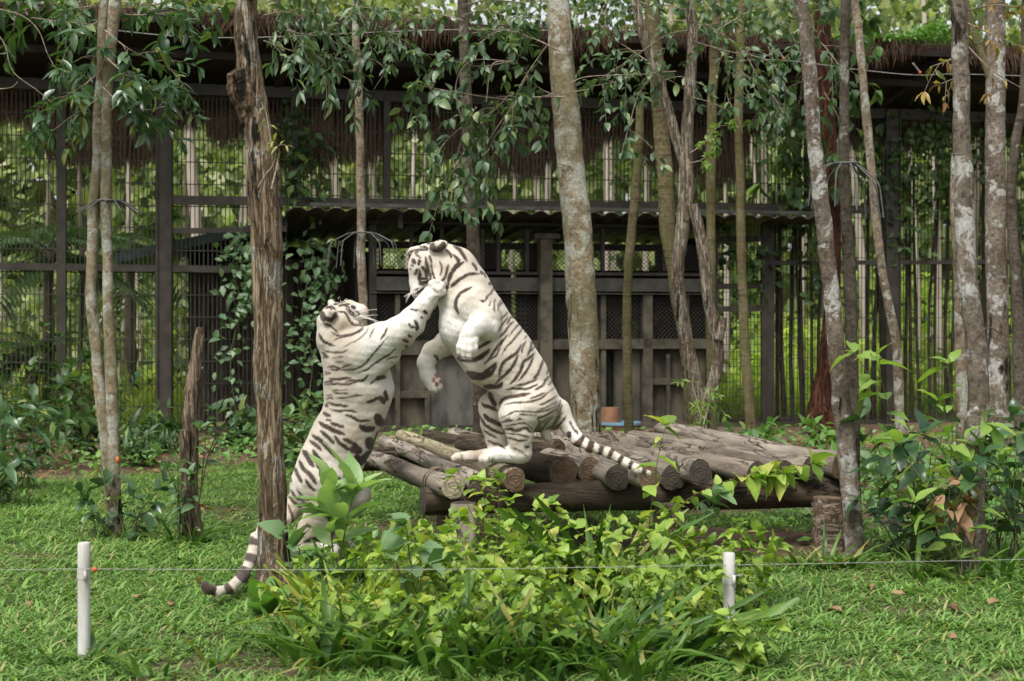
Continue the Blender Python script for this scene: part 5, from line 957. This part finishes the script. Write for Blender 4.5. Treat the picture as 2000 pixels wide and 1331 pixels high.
clump('long_strap_plant', 'broad pale arching straps left of the long dark straps', 'plant', gp(1215, 7.1), 10, .45, 251, LF['tall'], kind='strap', spread=.1, curl=(.3, .9), lean=1.5, wid=1.6, az=(.6, .9))
clump('long_strap_plant', 'pair of long drooping straps at the left of the thicket', 'plant', gp(690, 7.25), 6, .5, 252, LF['tall'], kind='strap', spread=.05, curl=(.5, 1.), lean=1.2, wid=1.7, az=(2.6, .8))
clump('broad_rosette', 'rosette of broad upright leaves over the dead tree root', 'plant', gp(520, 8.2), 6, .26, 253, LF['broad'], kind='lance', spread=.03, curl=(.1, .5), lean=.9, wid=1.9, leafname='leaf')
for i, (px, d, n, L, lab) in enumerate(((1610, 9.8, 20, .26, 'at the foot of the right platform post'), (1660, 9.75, 18, .28, 'at the foot of the leaning pale trunk'), (1560, 9.7, 16, .24, 'left of the right platform post'), (1790, 9.3, 18, .32, 'before the slim curving tree'), (1880, 9.1, 18, .28, 'at the foot of the blotched tree'), (1960, 9.2, 16, .3, 'near the right picture edge'), (225, 11.1, 16, .2, 'round the twin trunk foot'), (375, 10.8, 16, .24, 'round the stump foot'), (345, 10.9, 14, .26, 'left of the stump foot'), (185, 7.05, 14, .24, 'beside the left white post'), (145, 6.95, 10, .18, 'in front of the left white post'), (420, 7.0, 12, .22, 'on the open lawn left of the thicket'), (300, 6.75, 12, .22, 'low on the lawn right of the white post'), (500, 7.6, 16, .24, 'left of the dead tree roots'), (1500, 7.0, 12, .2, 'right of the long dark straps'), (1720, 7.3, 10, .18, 'alone on the right lawn'))):
    clump('grass_tuft', f'loose grass tuft {lab}', 'grass tuft', gp(px, d), n, L, 260 + i, LF['tall'], 'loose grass tufts on the lawn', kind='strap', spread=.12, curl=(.4, 1.3), lean=.9, wid=1.3)
rng = np.random.default_rng(77)
for i, (px, py, lab) in enumerate(((388, 1148, 'standing near the tail tip'), (1645, 1210, 'right of the half hidden white post'), (1695, 1150, 'near the platform post grass'), (1740, 1170, 'below the slim curving tree'), (1870, 1255, 'low at the right'), (1855, 1195, 'below the blotched tree'), (1930, 1190, 'near the right edge'), (265, 1180, 'right of the left white post'), (330, 1195, 'in the middle of the left lawn'), (60, 1180, 'at the left edge'), (1590, 1105, 'beside the right platform post'))):
    d = gd(py); b = gp(px, d) + [0, 0, .05]; o = G(); V, Fc = leaf_tpl('lance', 5, .4, .6, 1, i, 1.7); az = rng.uniform(0, 6.28); X, Y, Z = axes(np.array([math.cos(az), math.sin(az), .25 if i else 1.5]), nrm(rng.normal(size=3)*.3 + [0, -.3, 1])); L = rng.uniform(.08, .13)
    tag(o.add((V[:, :1]*X + V[:, 1:2]*Y + V[:, 2:]*Z)*L + b, Fc).build('fallen_leaf', LF['dry'], origin=b), f'dry brown fallen leaf {lab}', 'leaf', 'dry leaves fallen on the lawn')

# ---------------------------------------------------------------- wire posts, wires and guards
def wpost_(px, d, pyt, lab, ins):
    b = gp(px, d); tp = P(px, pyt, d); o = thing('wire_post', lab, 'post', b); z = np.array([0, 0, tp[2] - b[2]])
    ln_ = np.array([[0, 0], [.9, 1], [.985, 1], [1, .88]]); G().tube(np.stack([b + z*k for k in (0, .2, .4, .6, .8, .985, 1)]), [.031]*6 + [.027], 18).build('pipe', WHITE, o)
    c = b + z*.76; g = G(); g.tube(np.stack([c + [0, 0, -.035], c + [0, 0, .02]]), .0335, 18, cap=False); g.obox(c + [.012, -.047, -.04], [.014, 0, 0], [0, .018, 0], [0, 0, .055]); g.build('clamp', WHITE, o)
    g = G(); g.bar(c + [.02, -.04, .012], c + [.066, -.05, .016], .006); g.build('rod', GALV, o)
    if ins: ball('insulator', c + [.07, -.05, .018], .013, ORANGE, o)
    return c
c1 = wpost_(164, 7.13, 1060, 'white pipe post carrying the wire on the left lawn', True); c2 = wpost_(1424, 7.3, 1080, 'white pipe post half hidden by the right end of the thicket', False)
def wire(name, pts, r, lab, mat=GALV, cat_='wire'): return tag(G().tube(smooth_path(np.array(pts), 10), r, 5, cap=False).build(name, mat), lab, cat_)
wire('fence_wire', [P(-60, 1113, 7.1), P(60, 1113, 7.1), P(187, 1112, 7.08), P(800, 1113, 7.2), P(1440, 1104, 7.28), P(2060, 1092, 7.4)], .0017, 'thin tight wire strung low across the lawn between white posts')
for pts, lab in (([(-40, 30), (60, 36), (190, 55), (330, 70), (470, 74), (640, 68), (760, 62), (910, 58), (1100, 60)], 'sagging cable under the roof edge at the left'), ([(1420, 120), (1530, 118), (1690, 138), (1790, 147), (1870, 145), (2040, 150)], 'sagging cable under the roof edge at the right')):
    o = thing('overhead_cable', lab, 'cable', P(pts[0][0], pts[0][1], 19)); G().tube(smooth_path(np.array([P(x_, y_, 19) for x_, y_ in pts]), 6), .005, 5, cap=False).build('cable', GALV, o)
    for x_, y_ in ((56, 32), (410, 69)) if pts[0][0] < 0 else ((1531, 115), (1797, 142)):
        ball('insulator', P(x_, y_, 18.95), .02, ORANGE, o); G().tube(np.stack([P(x_, y_, 18.95), P(x_ - 14, y_ - 18, 18.9)]), .012, 6).build('hanger', GALV, o)
def guard(px, py, d, r, lab, tilt=0., flat=False):
    c = P(px, py, d); o = thing('wire_guard', lab, 'wire guard', c); k = 11
    a_ = np.linspace(0, 6.2832, 30); G().tube(np.stack([c[0] + .1*np.cos(a_), c[1] + .1*np.sin(a_), c[2] + .02 + 0*a_], 1), .009, 5, cap=False).build('collar', GUARD, o)
    for i in range(k):
        a = i*6.2832/k + .2; e = np.array([math.cos(a), math.sin(a), 0]); q = np.stack([c + e*.06 + [0, 0, .02], c + e*r*.45 + [0, 0, .01 + tilt*.3*e[0]], c + e*r*.93 + [0, 0, -.075 + tilt*e[0]], c + e*r*.99 + [0, 0, -.12 + tilt*e[0]], c + e*(r + .025) + [0, 0, -.34 + tilt*e[0]]])
        if flat: q = q[:3]
        G().tube(q, .006, 5).build('spoke', GUARD, o)
guard(708, 459, 15, .36, 'bent wire guard like an umbrella frame on the thin ringed tree'); guard(1652, 326, 10.6, .25, 'bent wire guard high on the dark speckled tree', -.05); guard(214, 398, 11.4, .28, 'flat spoked wire guard high on the twin trunks', .0, True)

# ---------------------------------------------------------------- the two white tigers
YR = 10.0; m_ = 1/277.8
R_CH = [
 [(890, 530, 0, 47), (905, 570, 0, 54), (927, 630, 0, 67), (980, 699, 0, 65), (1014, 741, 0, 58), (1042, 793, 0, 52)],
 [(905, 648, 0, 43), (960, 700, 0, 60)], [(915, 635, -.03, 57)], [(1066, 800, -.04, 29), (1072, 812, .03, 29)],
 [(843, 517, 0, 44), (870, 524, 0, 45), (893, 550, 0, 50)],                                   # skull to neck
 [.03, (828, 532, -.02, 27), (819, 562, -.02, 16), (818, 570, -.02, 14)], [.02, (816, 520, -.01, 18), (812, 552, -.015, 12), (812, 566, -.02, 9)], [.02, (822, 578, -.02, 11)],
 [.03, (862, 548, -.1, 27), (858, 566, -.09, 14)],                                             # cheek ruff
 [.012, (848, 488, -.13, 12), (860, 480, -.16, 11), (867, 477, -.17, 7)], [.012, (816, 489, .05, 9), (803, 491, .07, 7), (798, 494, .08, 4)],
 [(922, 597, -.15, 42), (945, 622, -.19, 34), (953, 642, -.22, 25)], [.02, (951, 643, -.23, 24), (936, 634, -.31, 21), (924, 644, -.35, 18), (915, 657, -.37, 18)],
 [.003, (903, 664, -.385, 8.5), (898, 677, -.395, 8), (897, 688, -.39, 6)], [.003, (910, 668, -.41, 8.5), (907, 682, -.415, 8), (906, 693, -.41, 6)], [.003, (918, 668, -.41, 8.5), (917, 682, -.415, 8), (916, 694, -.41, 6)], [.003, (926, 664, -.39, 8.5), (926, 678, -.395, 7.5), (925, 688, -.39, 6)],
 [(905, 655, .13, 33), (872, 672, .17, 23), (846, 686, .17, 20), (832, 710, .16, 17), (836, 735, .15, 16), (844, 746, .15, 17)],
 [.005, (838, 748, .13, 9), (841, 759, .13, 7)], [.005, (846, 750, .12, 9), (849, 761, .12, 7)], [.005, (854, 746, .14, 9), (858, 755, .14, 7)],
 [(1042, 793, -.12, 48), (1008, 812, -.16, 33), (1016, 850, -.16, 25), (1016, 868, -.16, 21), (1021, 886, -.16, 17)],
 [(1020, 888, -.16, 17), (972, 889, -.17, 15), (950, 892, -.18, 13)], [.005, (950, 890, -.21, 10), (943, 895, -.21, 9)], [.005, (955, 893, -.23, 9), (948, 897, -.23, 8)], [.005, (950, 889, -.15, 10), (942, 894, -.15, 9)],
 [(1010, 775, .12, 44), (963, 795, .14, 27), (962, 828, .14, 24), (972, 862, .14, 21), (976, 880, .12, 16)],
 [(975, 886, .1, 14), (920, 892, .05, 11), (892, 893, .03, 9)], [.005, (895, 892, .0, 8), (886, 895, .0, 7)], [.005, (897, 894, .06, 8), (888, 896, .06, 7)],
 [.02, (1066, 848, -.03, 10), (1070, 855, -.03, 9)],
 [(1090, 800, 0, 22), (1110, 832, -.02, 14), (1131, 861, -.06, 11.5), (1153, 872, -.1, 10), (1190, 886, -.14, 8.5), (1222, 905, -.16, 7.5), (1245, 917, -.18, 7), (1266, 924, -.18, 6)],
]
RW = [(914, 665, 34), (945, 640, 32), (835, 715, 40), (850, 745, 40), (880, 630, 46), (818, 562, 22), (985, 890, 34), (1120, 845, 26)]
tR = tiger(YR, R_CH, RS, RP, RT, RW, [(1005, 874, 16), (985, 862, 16), (870, 530, 14), (1085, 800, 18), (930, 880, 20)], 1.2, 1.25, .28, (.25, 0, -1), 'white tiger crouched on its hind legs on the logs, head bowed and paw dangling', P(985, 903, YR))
YL = 10.15
L_CH = [
 [(664, 660, 0, 44), (692, 705, 0, 63), (700, 757, 0, 66), (695, 800, 0, 58), (671, 852, 0, 61), (645, 905, 0, 61), (630, 950, 0, 63)], [(742, 762, -.01, 28), (730, 800, -.01, 26)],
 [(655, 634, 0, 37), (664, 662, 0, 46)], [.03, (664, 620, 0, 32), (680, 611, 0, 24)], [.025, (684, 606, 0, 18), (704, 608, 0, 12), (709, 610, 0, 10)], [.02, (690, 620, 0, 17), (704, 620, 0, 10)],
 [.025, (672, 632, -.09, 22), (694, 636, -.1, 9)], [.02, (668, 640, -.03, 24), (690, 638, -.02, 12)],
 [.012, (641, 624, -.13, 12), (650, 612, -.16, 10)], [.012, (652, 602, .1, 10), (648, 592, .12, 7)],
 [(703, 690, -.13, 50), (745, 668, -.2, 37), (780, 650, -.25, 31), (802, 632, -.28, 27), (826, 597, -.31, 17), (843, 575, -.32, 16.5)], [(715, 715, -.12, 42), (760, 690, -.18, 24)],
 [.003, (846, 566, -.345, 8.5), (844, 556, -.345, 8), (848, 551, -.32, 6)], [.003, (852, 562, -.36, 8.5), (853, 553, -.35, 8), (857, 551, -.32, 6)], [.003, (858, 566, -.365, 8.5), (862, 559, -.35, 8), (865, 560, -.32, 6)], [.003, (858, 574, -.355, 8.5), (865, 570, -.34, 8), (867, 573, -.31, 6)],
 [(715, 690, .12, 46), (768, 668, .2, 24), (800, 640, .2, 19), (826, 610, .16, 15), (842, 590, .13, 14)],
 [(636, 945, -.1, 54), (644, 985, -.14, 40), (606, 1035, -.12, 25), (592, 1064, -.12, 17)], [(592, 1068, -.12, 18), (640, 1074, -.14, 15), (652, 1076, -.15, 13)],
 [(660, 935, .1, 48), (692, 970, .12, 31), (655, 1020, .12, 23), (645, 1058, .12, 17)], [(645, 1062, .12, 15), (690, 1066, .1, 13)],
 [(578, 985, 0, 22), (562, 1010, -.05, 14), (540, 1028, -.12, 11), (515, 1030, -.3, 10.5), (501, 1052, -.6, 11), (492, 1088, -1.0, 11.5), (476, 1125, -1.4, 11), (450, 1149, -1.7, 10), (425, 1156, -1.8, 9.5), (408, 1150, -1.83, 9.5), (401, 1143, -1.84, 8)],
]
LW = [(800, 630, 46), (840, 580, 40), (745, 680, 52), (765, 760, 36), (730, 720, 44), (700, 610, 18), (720, 900, 30), (650, 1065, 30)]
tL = tiger(YL, L_CH, LS, LP, LT, LW, [(674, 632, 22), (655, 660, 16), (590, 1010, 50), (620, 985, 40), (690, 850, 24), (792, 664, 14)], 1.15, 1.6, 9, (-.15, 0, -1), 'white tiger reared up from the grass, swiping one paw at the other tiger', P(610, 1092, YL))
whiskers(tL, P(706, 618, YL - .06), [(1, -.3, .1*k - .3) for k in range(7)], .13, 1)
whiskers(tL, P(668, 588, YL), [(.3, -.2, 1), (.6, -.1, 1), (-.2, -.2, 1)], .05, 2)
whiskers(tR, P(808, 570, YR - .08), [(-1, -.6, -.2*k - .4) for k in range(5)], .09, 3)
ball('eye', P(812, 532, YR - .065), .012, EYEM, tR); ball('eye', P(692, 600, YL - .062), .011, EYEM, tL)
ball('nose', P(811, 574, YR - .02), .016, NOSEM, tR); ball('nose', P(716, 606, YL), .016, NOSEM, tL)
